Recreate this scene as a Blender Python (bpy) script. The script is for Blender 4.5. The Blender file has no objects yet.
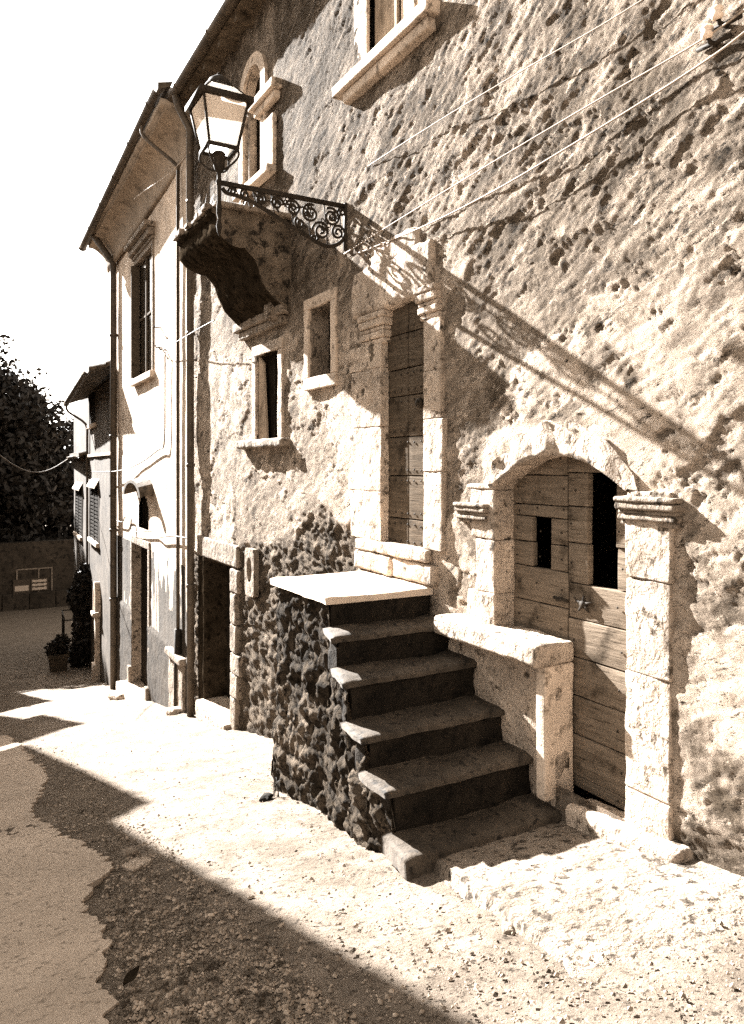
import bpy, math, random
import numpy as np

random.seed(7)
RNG = np.random.RandomState(11)
scene = bpy.context.scene
COL = scene.collection
R = math.radians

# ------------------------------------------------------------------ camera geometry
D = 3.2                       # metres from the lens to the facade plane x = 0
EYE = 0.47 * D                # lens height over the street below it
TH = R(29.56)                 # heading, turned from the street axis (+y) towards the facades (+x)
FP, CX, HY = 753.0, 372.0, 465.0
CT, ST = math.cos(TH), math.sin(TH)
CAM = np.array([-D, 0.0, EYE])
SUN = np.array([-0.245, 1.0, 0.61])
SUN = SUN / np.linalg.norm(SUN)


def ray(px, py):
    u = (px - CX) / FP
    return np.array([u * CT + ST, -u * ST + CT, (HY - py) / FP])


class Facade:
    """local frame of a house front: s along the street, n out of the wall, z up"""
    def __init__(self, x, y, deg):
        a = R(deg)
        self.o = np.array([x, y, 0.0])
        self.d = np.array([math.sin(a), math.cos(a), 0.0])
        self.n = np.array([-math.cos(a), math.sin(a), 0.0])

    def pt(self, s, n, z):
        return self.o + self.d * s + self.n * n + np.array([0, 0, z])

    def map(self, v):
        v = np.asarray(v, float)
        return self.o + v[:, 0:1] * self.d + v[:, 1:2] * self.n + v[:, 2:3] * np.array([0, 0, 1.0])

    def pix(self, px, py, n=0.0):
        r = ray(px, py)
        t = (n - (CAM - self.o) @ self.n) / (r @ self.n)
        p = CAM + t * r
        return float((p - self.o) @ self.d), float(p[2])


WORLD = Facade(0, 0, 0)
WORLD.d = np.array([1.0, 0, 0]); WORLD.n = np.array([0, 1.0, 0])
F1 = Facade(0, 0, 0)
F2 = Facade(0, 11.10, 1.3)
_e2 = F2.pt(6.75, 0, 0)
F3 = Facade(_e2[0] + 0.03, _e2[1] + 0.05, 3.2)
_e3 = F3.pt(5.6, 0, 0)
F4 = Facade(_e3[0] + 0.04, _e3[1] + 0.1, 5.0)


def ground_z(x, y):
    y = np.asarray(y, float)
    z = np.where(y < 20.8, -0.2 * y, -0.2 * 20.8 - 0.085 * (y - 20.8))
    z = np.where(y > 46, -0.2 * 20.8 - 0.085 * 25.2 - 0.01 * (y - 46), z)
    z = np.where(y < -14, 2.8 - 0.02 * (y + 14), z)
    return z


def gpix(px, py):
    """street point seen at a pixel (constant slope stretch)"""
    r = ray(px, py)
    t = EYE / (-r[2] - 0.2 * r[1])
    p = CAM + t * r
    return float(p[0]), float(p[1])


# ------------------------------------------------------------------ noise
def _hash(ix, iy, iz, seed):
    h = (ix.astype(np.int64) * 374761393 + iy.astype(np.int64) * 668265263 + iz.astype(np.int64) * 2147483647 + seed * 1274126177) & 0xffffffff
    h = ((h ^ (h >> 13)) * 1274126177) & 0xffffffff
    h = ((h ^ (h >> 16)) * 2246822519) & 0xffffffff
    h = h ^ (h >> 13)
    return (h & 0xffffff) / float(0xffffff)


def vnoise(x, y, z=None, seed=0):
    x = np.asarray(x, float); y = np.asarray(y, float)
    z = np.zeros_like(x) if z is None else np.asarray(z, float)
    ix, iy, iz = np.floor(x), np.floor(y), np.floor(z)
    fx, fy, fz = x - ix, y - iy, z - iz
    fx = fx * fx * (3 - 2 * fx); fy = fy * fy * (3 - 2 * fy); fz = fz * fz * (3 - 2 * fz)
    out = 0
    for a in (0, 1):
        for b in (0, 1):
            for c in (0, 1):
                w = (fx if a else 1 - fx) * (fy if b else 1 - fy) * (fz if c else 1 - fz)
                out = out + w * _hash(ix + a, iy + b, iz + c, seed)
    return out * 2 - 1


def fbm(x, y, z=None, octv=4, seed=0, gain=.5):
    out, amp, f, tot = 0, 1.0, 1.0, 0
    for k in range(octv):
        out = out + amp * vnoise(x * f, y * f, None if z is None else z * f, seed + k * 17)
        tot += amp; amp *= gain; f *= 2.03
    return out / tot


def worley(x, y, seed=0):
    ix, iy = np.floor(x), np.floor(y)
    f1 = np.full(x.shape, 9.0); f2 = np.full(x.shape, 9.0); cid = np.zeros(x.shape)
    zz = np.zeros_like(ix)
    for a in (-1, 0, 1):
        for b in (-1, 0, 1):
            cx, cy = ix + a, iy + b
            jx = cx + .12 + .76 * _hash(cx, cy, zz, seed); jy = cy + .12 + .76 * _hash(cx, cy, zz, seed + 5)
            d = np.hypot(x - jx, y - jy)
            near = d < f1
            f2 = np.where(near, f1, np.minimum(f2, d))
            cid = np.where(near, _hash(cx, cy, zz, seed + 9), cid)
            f1 = np.where(near, d, f1)
    return f1, f2, cid


def sstep(a, b, x):
    t = np.clip((x - a) / (b - a), 0, 1)
    return t * t * (3 - 2 * t)


# ------------------------------------------------------------------ materials
def sep(v, warm=0.0):
    """warm brown-grey of a given reflectance; the whole place is photographed in these hues"""
    k = 1.0 + warm
    return (min(.9, v * 1.09), v * (0.885 ** k), v * (0.705 ** k), 1)


class NT:
    def __init__(self, name):
        self.m = bpy.data.materials.new(name)
        self.m.use_nodes = True
        self.t = self.m.node_tree
        self.b = self.t.nodes['Principled BSDF']
        self.tc = self.t.nodes.new('ShaderNodeTexCoord')

    def n(self, kind, **kw):
        nd = self.t.nodes.new(kind)
        for k, v in kw.items():
            if k in nd.inputs: nd.inputs[k].default_value = v
            else: setattr(nd, k, v)
        return nd

    def l(self, a, b): self.t.links.new(a, b)

    def coords(self, scale=(1, 1, 1), rot=(0, 0, 0)):
        mp = self.n('ShaderNodeMapping')
        mp.inputs['Scale'].default_value = scale; mp.inputs['Rotation'].default_value = rot
        self.l(self.tc.outputs['Object'], mp.inputs['Vector'])
        return mp.outputs['Vector']

    def noise(self, vec, scale, detail=6, rough=.6, lo=.35, hi=.65):
        nz = self.n('ShaderNodeTexNoise', Scale=scale, Detail=detail, Roughness=rough)
        self.l(vec, nz.inputs['Vector'])
        mr = self.n('ShaderNodeMapRange')
        mr.inputs['From Min'].default_value = lo; mr.inputs['From Max'].default_value = hi
        self.l(nz.outputs['Fac'], mr.inputs['Value'])
        return mr.outputs['Result']

    def mix(self, fac, a, b):
        mx = self.n('ShaderNodeMix', data_type='RGBA')
        if hasattr(fac, 'type') and not isinstance(fac, (int, float)): self.l(fac, mx.inputs[0])
        else: mx.inputs[0].default_value = fac
        for i, c in ((6, a), (7, b)):
            if isinstance(c, tuple): mx.inputs[i].default_value = c
            else: self.l(c, mx.inputs[i])
        return mx.outputs[2]

    def math(self, op, a, b=None):
        nd = self.n('ShaderNodeMath', operation=op)
        for i, c in ((0, a), (1, b)):
            if c is None: continue
            if isinstance(c, (int, float)): nd.inputs[i].default_value = c
            else: self.l(c, nd.inputs[i])
        return nd.outputs[0]

    def attr(self, name):
        return self.n('ShaderNodeAttribute', attribute_name=name).outputs['Fac']

    def bump(self, h, strength, dist, prev=None):
        b = self.n('ShaderNodeBump', Strength=strength, Distance=dist)
        self.l(h, b.inputs['Height'])
        if prev is not None: self.l(prev, b.inputs['Normal'])
        return b.outputs['Normal']

    def done(self, color, rough=.9, spec=.15, normal=None, metal=0):
        if isinstance(color, tuple): self.b.inputs['Base Color'].default_value = color
        else: self.l(color, self.b.inputs['Base Color'])
        if isinstance(rough, (int, float)): self.b.inputs['Roughness'].default_value = rough
        else: self.l(rough, self.b.inputs['Roughness'])
        self.b.inputs['Specular IOR Level'].default_value = spec
        self.b.inputs['Metallic'].default_value = metal
        if normal is not None: self.l(normal, self.b.inputs['Normal'])
        return self.m


def mottled(name, c1, c2, c3, sc=2.5, sc3=14, lo3=.56, hi3=.66, bump=.5, bsc=60, bd=.006, rough=.9, spec=.15, stretch=(1, 1, 1), metal=0):
    """two broad tones, specks of a third, and a fine grain in the surface"""
    t = NT(name); v = t.coords(stretch)
    col = t.mix(t.noise(v, sc, 7, .62), c1, c2)
    col = t.mix(t.noise(v, sc3, 6, .65, lo3, hi3), col, c3)
    nb = t.noise(v, bsc, 5, .7, .2, .8)
    nrm = t.bump(nb, bump, bd)
    nrm = t.bump(t.noise(v, bsc * .22, 4, .6, .2, .8), bump, bd * 2.5, nrm)
    return t.done(col, rough, spec, nrm, metal)


MAT = {}
MAT['stone'] = mottled('weathered_limestone', sep(.34), sep(.64), sep(.08, .5), 2.6, 12, .545, .66, 1.0, 40, .018)
MAT['stone_grey'] = mottled('grey_limestone', sep(.16, .2), sep(.30), sep(.04, .5), 4, 15, .52, .64, .9, 45, .012)
MAT['stone_brown'] = mottled('brown_grimy_stone', sep(.07, .5), sep(.17, .3), sep(.02, .6), 4, 11, .50, .60, .9, 40, .014)
MAT['shade_black'] = mottled('shade_black_stone', sep(.014, .8), sep(.035, .7), sep(.006, .8), 4, 12, .5, .65, .8, 40, .01, .95, .0)  # near-black with shade put in: balcony underside, reveals, far jamb; also a dead leaf
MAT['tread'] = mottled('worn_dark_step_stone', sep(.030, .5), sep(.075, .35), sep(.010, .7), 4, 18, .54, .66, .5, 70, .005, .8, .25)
MAT['moss_shade'] = mottled('shaded_mossy_step_stone', sep(.007, .7), sep(.020, .6), sep(.004, .7), 5, 13, .5, .66, .7, 50, .008)  # dark mossy stone, the risers' shade added to its colour
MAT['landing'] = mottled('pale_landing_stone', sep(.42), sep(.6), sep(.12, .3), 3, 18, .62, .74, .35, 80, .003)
MAT['white'] = mottled('white_plaster', sep(.40), sep(.66), sep(.16, .3), 1.1, 3.2, .50, .80, .5, 40, .008)
MAT['dado'] = mottled('grey_plaster_base', sep(.025, .4), sep(.06, .3), sep(.012, .5), 2, 10, .55, .7, .6, 60, .006)
MAT['tan'] = mottled('tan_render', sep(.045, .25), sep(.10, .15), sep(.02, .5), 1.8, 6, .55, .7, .4, 40, .006)
MAT['umber_shade'] = mottled('umber_shade_render', sep(.045, .6), sep(.08, .4), sep(.02, .7), 1.6, 7, .55, .7, .4, 40, .006)  # dark render; on the brown house it stands for eave shade
MAT['frame'] = mottled('painted_stone_frame', sep(.38), sep(.58), sep(.13, .3), 2.2, 9, .53, .66, .5, 50, .007)
MAT['cornice'] = mottled('cornice_plaster', sep(.24, .2), sep(.36, .2), sep(.12, .4), 1.6, 5, .52, .7, .3, 45, .004)
MAT['iron'] = mottled('black_wrought_iron', sep(.016, .4), sep(.03, .5), sep(.06, .6), 8, 40, .58, .68, .3, 120, .002, .75, .12)
MAT['pipe'] = mottled('brown_painted_pipe', sep(.05, .8), sep(.09, .6), sep(.03, .8), 3, 10, .5, .7, .15, 60, .002, .6, .3)
MAT['tile'] = mottled('terracotta_tile', sep(.05, .6), sep(.10, .4), sep(.02, .7), 3, 8, .5, .66, .5, 50, .006)
MAT['soffit'] = mottled('eave_boards', sep(.07, .8), sep(.12, .6), sep(.03, .8), 3, 9, .5, .66, .3, 50, .004)
MAT['cable'] = mottled('pale_cable_sheath', sep(.28), sep(.4), sep(.15), 8, 30, .58, .7, .1, 80, .001, .6)
MAT['dark_cable'] = mottled('dark_cable_sheath', sep(.05, .5), sep(.09, .4), sep(.03), 8, 30, .58, .7, .1, 80, .001, .6)
MAT['porcelain'] = mottled('white_porcelain', sep(.7), sep(.78), sep(.5), 6, 30, .62, .74, .05, 80, .001, .3, .5)
MAT['curtain'] = mottled('linen_curtain', sep(.55), sep(.66), sep(.4), 6, 20, .6, .75, .2, 90, .002)
MAT['concrete'] = mottled('smooth_lane_concrete', sep(.29, .05), sep(.40), sep(.15, .2), 1.1, 26, .54, .66, .6, 110, .004)
MAT['slab'] = mottled('worn_apron_concrete', sep(.14, .15), sep(.28), sep(.05, .3), 2.2, 17, .53, .61, .9, 60, .014)
MAT['grit'] = mottled('road_grit', sep(.14, .2), sep(.48), sep(.05, .4), 14, 9, .52, .6, .3, 90, .003)
MAT['bark'] = mottled('dark_bark', sep(.035, .6), sep(.06, .5), sep(.02), 5, 20, .5, .7, .7, 30, .02, stretch=(1, 1, .2))
MAT['clay'] = mottled('dark_clay_pot', sep(.05, .7), sep(.08, .6), sep(.02), 4, 20, .5, .7, .2, 60, .003)
MAT['far_stone'] = mottled('far_wall_stone', sep(.03, .4), sep(.06, .3), sep(.012, .5), .8, 5, .5, .66, .5, 8, .03)
MAT['board_light'] = mottled('faded_notice_paper', sep(.42), sep(.5), sep(.3), 5, 30, .6, .72, .1, 60, .001)
MAT['board_dark'] = mottled('dark_notice_paper', sep(.05, .4), sep(.08, .4), sep(.03), 5, 30, .6, .72, .1, 60, .001)


def make_leaf(name, a, b):
    t = NT(name); v = t.coords()
    col = t.mix(t.noise(v, .55, 3, .6), a, b)
    m = t.done(col, .6, .25)
    t.b.inputs['Transmission Weight'].default_value = 0
    return m
MAT['leaf'] = make_leaf('dark_leaf', sep(.008, .5), sep(.024, .3))
MAT['weed'] = make_leaf('dry_grass_blade', sep(.22, .2), sep(.3, .2))


def make_wood(name, a, b, c, axis):
    t = NT(name)
    st = (1, 1, 14) if axis == 'h' else (14, 14, 1)
    v = t.coords(st)
    col = t.mix(t.noise(v, 2.2, 7, .65, .3, .7), a, b)
    col = t.mix(t.noise(v, 5.5, 5, .7, .57, .68), col, c)
    v2 = t.coords()
    col = t.mix(t.noise(v2, 5, 5, .6, .54, .72), col, c)
    nrm = t.bump(t.noise(v, 6, 6, .7, .2, .8), .8, .006)
    return t.done(col, .9, .03, nrm)
MAT['wood_grey'] = make_wood('bleached_door_wood', sep(.10, .4), sep(.20, .2), sep(.03, .6), 'h')
MAT['wood_dark'] = make_wood('brown_door_wood', sep(.05, .5), sep(.10, .4), sep(.018, .6), 'h')
MAT['wood_black'] = make_wood('blackened_wood', sep(.010, .6), sep(.025, .5), sep(.005), 'v')
MAT['shutter'] = make_wood('painted_shutter_wood', sep(.3, .3), sep(.42, .2), sep(.16, .4), 'v')

_t = NT('dark_window_glass'); MAT['glass'] = _t.done(sep(.02, .3), .12, .5)
_t = NT('milky_lantern_glass')
_tr = _t.n('ShaderNodeBsdfTranslucent'); _tr.inputs['Color'].default_value = (.9, .88, .84, 1)
_df = _t.n('ShaderNodeBsdfDiffuse'); _df.inputs['Color'].default_value = (.8, .77, .72, 1)
_ms = _t.n('ShaderNodeMixShader'); _ms.inputs[0].default_value = .35
_t.l(_tr.outputs[0], _ms.inputs[1]); _t.l(_df.outputs[0], _ms.inputs[2])
_t.l(_ms.outputs[0], _t.t.nodes['Material Output'].inputs['Surface'])
MAT['milk'] = _t.m
_t = NT('shaded_lantern_glass')  # upper pane tone: the lantern roof's shade put into the glass colour
_tr = _t.n('ShaderNodeBsdfTranslucent'); _tr.inputs['Color'].default_value = sep(.34)
_df = _t.n('ShaderNodeBsdfDiffuse'); _df.inputs['Color'].default_value = sep(.4)
_ms = _t.n('ShaderNodeMixShader'); _ms.inputs[0].default_value = .5
_t.l(_tr.outputs[0], _ms.inputs[1]); _t.l(_df.outputs[0], _ms.inputs[2])
_t.l(_ms.outputs[0], _t.t.nodes['Material Output'].inputs['Surface'])
MAT['milk_shade'] = _t.m

# the rough-cast wall of the near house: limewash, bare brown render and rubble told apart by vertex attributes
t = NT('roughcast_render'); v = t.coords()
rot = t.coords((1, 4.2, 11), (0, 0, 0))
m1 = t.n('ShaderNodeMapping'); m1.inputs['Rotation'].default_value = (R(28.4), 0, 0); t.l(t.tc.outputs['Object'], m1.inputs['Vector'])
m2 = t.n('ShaderNodeMapping'); m2.inputs['Scale'].default_value = (1, .36, 1); t.l(m1.outputs['Vector'], m2.inputs['Vector'])
vd = m2.outputs['Vector']
bare = t.mix(t.noise(vd, 5, 12, .80, .42, .57), sep(.11, .35), sep(.58, .05))
bare = t.mix(t.noise(v, .8, 11, .74, .47, .58), bare, sep(.15, .45))
bare = t.mix(t.noise(vd, 18, 11, .84, .53, .585), bare, sep(.025, .6))
bare = t.mix(t.noise(vd, 13, 11, .84, .555, .60), bare, sep(.70))
bare = t.mix(t.noise(vd, 40, 9, .85, .54, .59), bare, sep(.02, .6))
lime = t.mix(t.noise(v, 5, 9, .7, .38, .62), sep(.55), sep(.78))
lime = t.mix(t.noise(v, 1.8, 11, .78, .51, .60), lime, sep(.22, .3))
lime = t.mix(t.noise(vd, 11, 11, .84, .545, .60), lime, sep(.05, .6))
lime = t.mix(t.noise(vd, 38, 8, .82, .57, .62), lime, sep(.03, .6))
rub = t.mix(t.noise(v, 5, 9, .72, .36, .64), sep(.04, .6), sep(.24, .3))
rub = t.mix(t.noise(v, 30, 6, .7, .55, .66), rub, sep(.04, .9))
col = t.mix(t.attr('lime'), bare, lime)
col = t.mix(t.attr('rub'), col, rub)
col = t.mix(t.attr('stain'), col, sep(.05, .8))
nrm = t.bump(t.noise(vd, 30, 12, .9, .2, .8), 1.0, .055)
nrm = t.bump(t.noise(v, 150, 4, .75, .2, .8), .8, .006, nrm)
MAT['roughcast'] = t.done(col, .95, .08, nrm)

# rubble flank of the stairs
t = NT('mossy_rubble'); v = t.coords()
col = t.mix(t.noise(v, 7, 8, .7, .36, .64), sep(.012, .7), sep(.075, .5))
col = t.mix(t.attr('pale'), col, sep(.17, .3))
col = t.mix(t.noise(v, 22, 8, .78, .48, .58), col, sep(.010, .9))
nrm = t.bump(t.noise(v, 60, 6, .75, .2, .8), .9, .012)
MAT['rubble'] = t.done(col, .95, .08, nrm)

# street: rough broken asphalt, paler along the house fronts
t = NT('broken_asphalt'); v = t.coords()
dark = t.mix(t.noise(v, 3.5, 8, .7, .36, .62), sep(.10, .35), sep(.17, .25))
dark = t.mix(t.noise(v, 38, 6, .75, .54, .62), dark, sep(.36))
dark = t.mix(t.noise(v, 30, 6, .75, .55, .63), dark, sep(.035, .5))
pale_strip = t.mix(t.noise(v, 4, 8, .7, .36, .64), sep(.13, .15), sep(.27))
pale_strip = t.mix(t.noise(v, 1.4, 10, .75, .52, .66), pale_strip, sep(.11, .25))
pale_strip = t.mix(t.noise(v, 20, 9, .8, .54, .60), pale_strip, sep(.045, .4))
col = t.mix(t.attr('pale_strip'), dark, pale_strip)
nrm = t.bump(t.noise(v, 45, 7, .78, .2, .8), 1.0, .02)
MAT['street'] = t.done(col, .92, .12, nrm)


# ------------------------------------------------------------------ mesh helpers
class MB:
    def __init__(self):
        self.v = []; self.f = []; self.nv = 0; self.marks = []

    def add(self, verts, faces):
        verts = np.asarray(verts, float)
        self.v.append(verts)
        o = self.nv
        self.f.extend([tuple(i + o for i in f) for f in faces])
        self.nv += len(verts)
        return self

    def mark(self, i):
        self.marks.append((len(self.f), i)); return self

    def box(self, s0, s1, n0, n1, z0, z1):
        vs = [(s, n, z) for s in (s0, s1) for n in (n0, n1) for z in (z0, z1)]
        return self.add(vs, [(0, 1, 3, 2), (4, 6, 7, 5), (0, 4, 5, 1), (2, 3, 7, 6), (0, 2, 6, 4), (1, 5, 7, 3)])

    def rbox(self, s0, s1, n0, n1, z0, z1, r=.012, amp=.006, res=.05, fr=9, seed=None):
        """stone block: subdivided shell with worn arrises and an uneven skin"""
        seed = random.randint(0, 9999) if seed is None else seed
        lo = np.array([min(s0, s1), min(n0, n1), min(z0, z1)]); hi = np.array([max(s0, s1), max(n0, n1), max(z0, z1)])
        r = min(r, (hi - lo).min() * .45)
        ax = []
        for k in range(3):
            L = hi[k] - lo[k]
            m = max(1, int(round((L - 2 * r) / res)))
            ax.append(np.unique(np.round(np.concatenate([[lo[k]], lo[k] + r * np.array([.5]), np.linspace(lo[k] + r, hi[k] - r, m + 1), hi[k] - r * np.array([.5]), [hi[k]]]), 5)))
        idx = {}; vs = []; fs = []

        def vid(i, j, k):
            key = (i, j, k)
            if key not in idx:
                idx[key] = len(vs); vs.append((ax[0][i], ax[1][j], ax[2][k]))
            return idx[key]
        N = [len(a) for a in ax]
        for i in range(N[0] - 1):
            for j in range(N[1] - 1):
                fs.append((vid(i, j, 0), vid(i, j + 1, 0), vid(i + 1, j + 1, 0), vid(i + 1, j, 0)))
                k = N[2] - 1; fs.append((vid(i, j, k), vid(i + 1, j, k), vid(i + 1, j + 1, k), vid(i, j + 1, k)))
            for j in range(N[2] - 1):
                fs.append((vid(i, 0, j), vid(i + 1, 0, j), vid(i + 1, 0, j + 1), vid(i, 0, j + 1)))
                k = N[1] - 1; fs.append((vid(i, k, j), vid(i, k, j + 1), vid(i + 1, k, j + 1), vid(i + 1, k, j)))
        for i in range(N[1] - 1):
            for j in range(N[2] - 1):
                fs.append((vid(0, i, j), vid(0, i, j + 1), vid(0, i + 1, j + 1), vid(0, i + 1, j)))
                k = N[0] - 1; fs.append((vid(k, i, j), vid(k, i + 1, j), vid(k, i + 1, j + 1), vid(k, i, j + 1)))
        p = np.array(vs)
        q = np.clip(p, lo + r, hi - r)
        d = p - q; L = np.linalg.norm(d, axis=1, keepdims=True); L[L == 0] = 1
        nrm = d / L
        p = q + nrm * r * (np.linalg.norm(d, axis=1, keepdims=True) > 0)
        h = fbm(p[:, 0] * fr + seed * 1.7, p[:, 1] * fr, p[:, 2] * fr, 3, seed)
        h = np.minimum(h, .25)
        p = p + nrm * (h * amp)[:, None]
        return self.add(p, fs)

    def tube(self, pts, r, seg=8, cap=True):
        pts = [np.asarray(p, float) for p in pts]
        n = len(pts)
        rr = [r] * n if isinstance(r, (int, float)) else list(r)
        vs = []; fs = []
        up = np.array([0, 0, 1.0])
        prev = None
        for i, p in enumerate(pts):
            a = pts[min(i + 1, n - 1)] - pts[max(i - 1, 0)]
            a = a / (np.linalg.norm(a) + 1e-9)
            if prev is None:
                b = np.cross(a, up)
                if np.linalg.norm(b) < .05: b = np.cross(a, np.array([1.0, 0, 0]))
            else:
                b = prev - a * (prev @ a)
            b = b / (np.linalg.norm(b) + 1e-9); prev = b
            c = np.cross(a, b)
            for k in range(seg):
                w = 2 * math.pi * k / seg
                vs.append(p + rr[i] * (math.cos(w) * b + math.sin(w) * c))
        for i in range(n - 1):
            for k in range(seg):
                k2 = (k + 1) % seg
                fs.append((i * seg + k, i * seg + k2, (i + 1) * seg + k2, (i + 1) * seg + k))
        if cap:
            fs.append(tuple(range(seg - 1, -1, -1))); fs.append(tuple((n - 1) * seg + k for k in range(seg)))
        return self.add(vs, fs)

    def lathe(self, c, prof, seg=16):
        """prof: (radius, z) pairs about a vertical axis through c=(s,n)"""
        vs = []; fs = []
        for (r, z) in prof:
            for k in range(seg):
                w = 2 * math.pi * k / seg
                vs.append((c[0] + r * math.cos(w), c[1] + r * math.sin(w), z))
        for i in range(len(prof) - 1):
            for k in range(seg):
                k2 = (k + 1) % seg
                fs.append((i * seg + k, i * seg + k2, (i + 1) * seg + k2, (i + 1) * seg + k))
        return self.add(vs, fs)

    def sweep(self, prof, s0, s1, steps=1, off=None, amp=0.0, seed=3):
        """closed (n,z) section drawn along s; off(s)->(dn,dz)"""
        m = len(prof); vs = []; fs = []
        for i in range(steps + 1):
            s = s0 + (s1 - s0) * i / steps
            dn, dz = off(s) if off else (0, 0)
            for (n, z) in prof:
                vs.append((s, n + dn, z + dz))
        vs = np.array(vs)
        if amp:
            vs[:, 1] += amp * fbm(vs[:, 0] * 7, vs[:, 1] * 7, vs[:, 2] * 7, 3, seed)
            vs[:, 2] += amp * fbm(vs[:, 0] * 7, vs[:, 1] * 7, vs[:, 2] * 7, 3, seed + 40)
        for i in range(steps):
            for k in range(m):
                k2 = (k + 1) % m
                fs.append((i * m + k, i * m + k2, (i + 1) * m + k2, (i + 1) * m + k))
        fs.append(tuple(range(m - 1, -1, -1))); fs.append(tuple(steps * m + k for k in range(m)))
        return self.add(vs, fs)

    def grid(self, P, keep=None):
        """P: array (a,b,3)"""
        a, b = P.shape[:2]
        base = np.arange(a * b).reshape(a, b)
        q = np.stack([base[:-1, :-1], base[1:, :-1], base[1:, 1:], base[:-1, 1:]], -1)
        if keep is not None: q = q[keep]
        return self.add(P.reshape(-1, 3), [tuple(r) for r in q.reshape(-1, 4).tolist()])

    def build(self, name, mat, parent=None, fac=WORLD, smooth=False, attrs=None, compact=False):
        V = np.concatenate(self.v)
        F = self.f
        if compact:
            used = np.zeros(len(V), bool)
            for f in F: used[list(f)] = True
            mp = np.cumsum(used) - 1
            V = V[used]; F = [tuple(int(mp[i]) for i in f) for f in F]
            if attrs: attrs = {k: np.asarray(a)[used] for k, a in attrs.items()}
        W = fac.map(V)
        c = (W.min(0) + W.max(0)) / 2
        if parent is None: c[2] = W[:, 2].min()
        me = bpy.data.meshes.new(name)
        me.from_pydata((W - c).tolist(), [], F)
        if attrs:
            for k, a in attrs.items():
                at = me.attributes.new(k, 'FLOAT', 'POINT')
                at.data.foreach_set('value', np.asarray(a, np.float32))
        if smooth: me.polygons.foreach_set('use_smooth', [True] * len(me.polygons))
        for mm in (mat if isinstance(mat, (list, tuple)) else [mat]): me.materials.append(MAT[mm])
        if self.marks:
            mi = np.zeros(len(F), np.int32)
            for a, i in self.marks: mi[a:] = i
            me.polygons.foreach_set('material_index', mi)
        me.update()
        o = bpy.data.objects.new(name, me)
        COL.objects.link(o)
        pw = POS.get(parent.name, np.zeros(3)) if parent is not None else np.zeros(3)
        if parent is not None: o.parent = parent
        o.location = tuple(c - pw)
        POS[o.name] = c
        return o


POS = {}


def tag(o, label, cat, group=None, kind=None):
    if label: o['label'] = label
    if cat: o['category'] = cat
    if group: o['group'] = group
    if kind: o['kind'] = kind
    return o


def thing(name, loc, label, cat, group=None):
    o = bpy.data.objects.new(name, None)
    o.empty_display_size = .2
    COL.objects.link(o)
    o.location = tuple(loc); POS[o.name] = np.array(loc, float)
    return tag(o, label, cat, group)


def lin(a, b, step):
    return np.linspace(a, b, max(2, int(round(abs(b - a) / step)) + 1))


def wall_grid(fac, ss, zs, holes, disp=None, reveal=None, attrs=None, bottom=None):
    """front wall with openings. holes: (s0,s1,z0,z1,rise)"""
    ss = np.unique(np.round(np.concatenate([ss] + [np.array(h[:2]) for h in holes]), 4))
    zs = np.unique(np.round(np.concatenate([zs] + [np.array([h[2], h[3]]) for h in holes]), 4))
    S, Z = np.meshgrid(ss, zs, indexing='ij')
    N = disp(S, Z) if disp is not None else np.zeros_like(S)
    sc = (S[:-1, :-1] + S[1:, 1:]) / 2; zc = (Z[:-1, :-1] + Z[1:, 1:]) / 2
    keep = np.ones(sc.shape, bool)
    for (a, b, c, d, rise) in holes:
        top = np.full(sc.shape, d)
        if rise: top = d - rise * np.clip(((sc - (a + b) / 2) / ((b - a) / 2)) ** 2, 0, 1)
        keep &= ~((sc > a) & (sc < b) & (zc > c) & (zc < top))
    if bottom is not None: keep &= zc > bottom(sc)
    mb = MB(); mb.grid(np.stack([S, N, Z], -1), keep)
    A = {k: f(S, Z).ravel() for k, f in attrs.items()} if attrs else None
    return mb, A


def shell(mb, s0, s1, depth, z0, z1, gap=.002):
    """flanks, back and top of a house body behind its front"""
    for a in (s0, s1): mb.add([(a, -gap, z0), (a, -depth, z0), (a, -depth, z1), (a, -gap, z1)], [(0, 1, 2, 3)])
    mb.add([(s0, -depth, z0), (s1, -depth, z0), (s1, -depth, z1), (s0, -depth, z1)], [(0, 1, 2, 3)])
    mb.add([(s0, 0, z1), (s1, 0, z1), (s1, -depth, z1), (s0, -depth, z1)], [(0, 1, 2, 3)])


def tiled_roof(parent, fac, s0, s1, n0, zf, depth, pitch, label_mat='tile', wave=.22, name='roof', fine=True):
    """pantile sheet from the eave up; zf(s) is the eave height"""
    k = 8 if fine else 4
    m = max(2, int((s1 - s0) / wave)) * k
    ss = np.linspace(s0, s1, m + 1)
    rows = max(3, int((depth + n0) / (.33 if fine else .8)))
    mb = MB()
    run = []
    for i in range(rows):
        run += [i / rows, (i + .98) / rows]
    run = np.array(run)
    S, T = np.meshgrid(ss, run, indexing='ij')
    L = n0 + depth
    zb = np.array([zf(s) for s in ss])[:, None]
    lift = np.tile(np.array([.0, .03] * rows), (len(ss), 1))[:, ::-1]
    Zt = zb + T * L * pitch + .05 * np.abs(np.sin(np.pi * (S - s0) / wave)) + lift + .02 * vnoise(S * 5, T * 9, None, 4)
    Nn = n0 - T * L
    mb.grid(np.stack([S, Nn, Zt], -1))
    Zu = zb + T * L * pitch - .05
    mb.grid(np.stack([S, Nn, Zu], -1)[:, :, :])
    a = len(ss); b = len(run)
    e = []
    for i in range(a - 1):
        e.append((i * b, (i + 1) * b, a * b + (i + 1) * b, a * b + i * b))
    for j in range(b - 1):
        e.append((j, j + 1, a * b + j + 1, a * b + j))
        q = (a - 1) * b
        e.append((q + j, q + j + 1, a * b + q + j + 1, a * b + q + j))
    mb.f.extend(e)
    return mb.build(name, label_mat, parent, fac)


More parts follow.
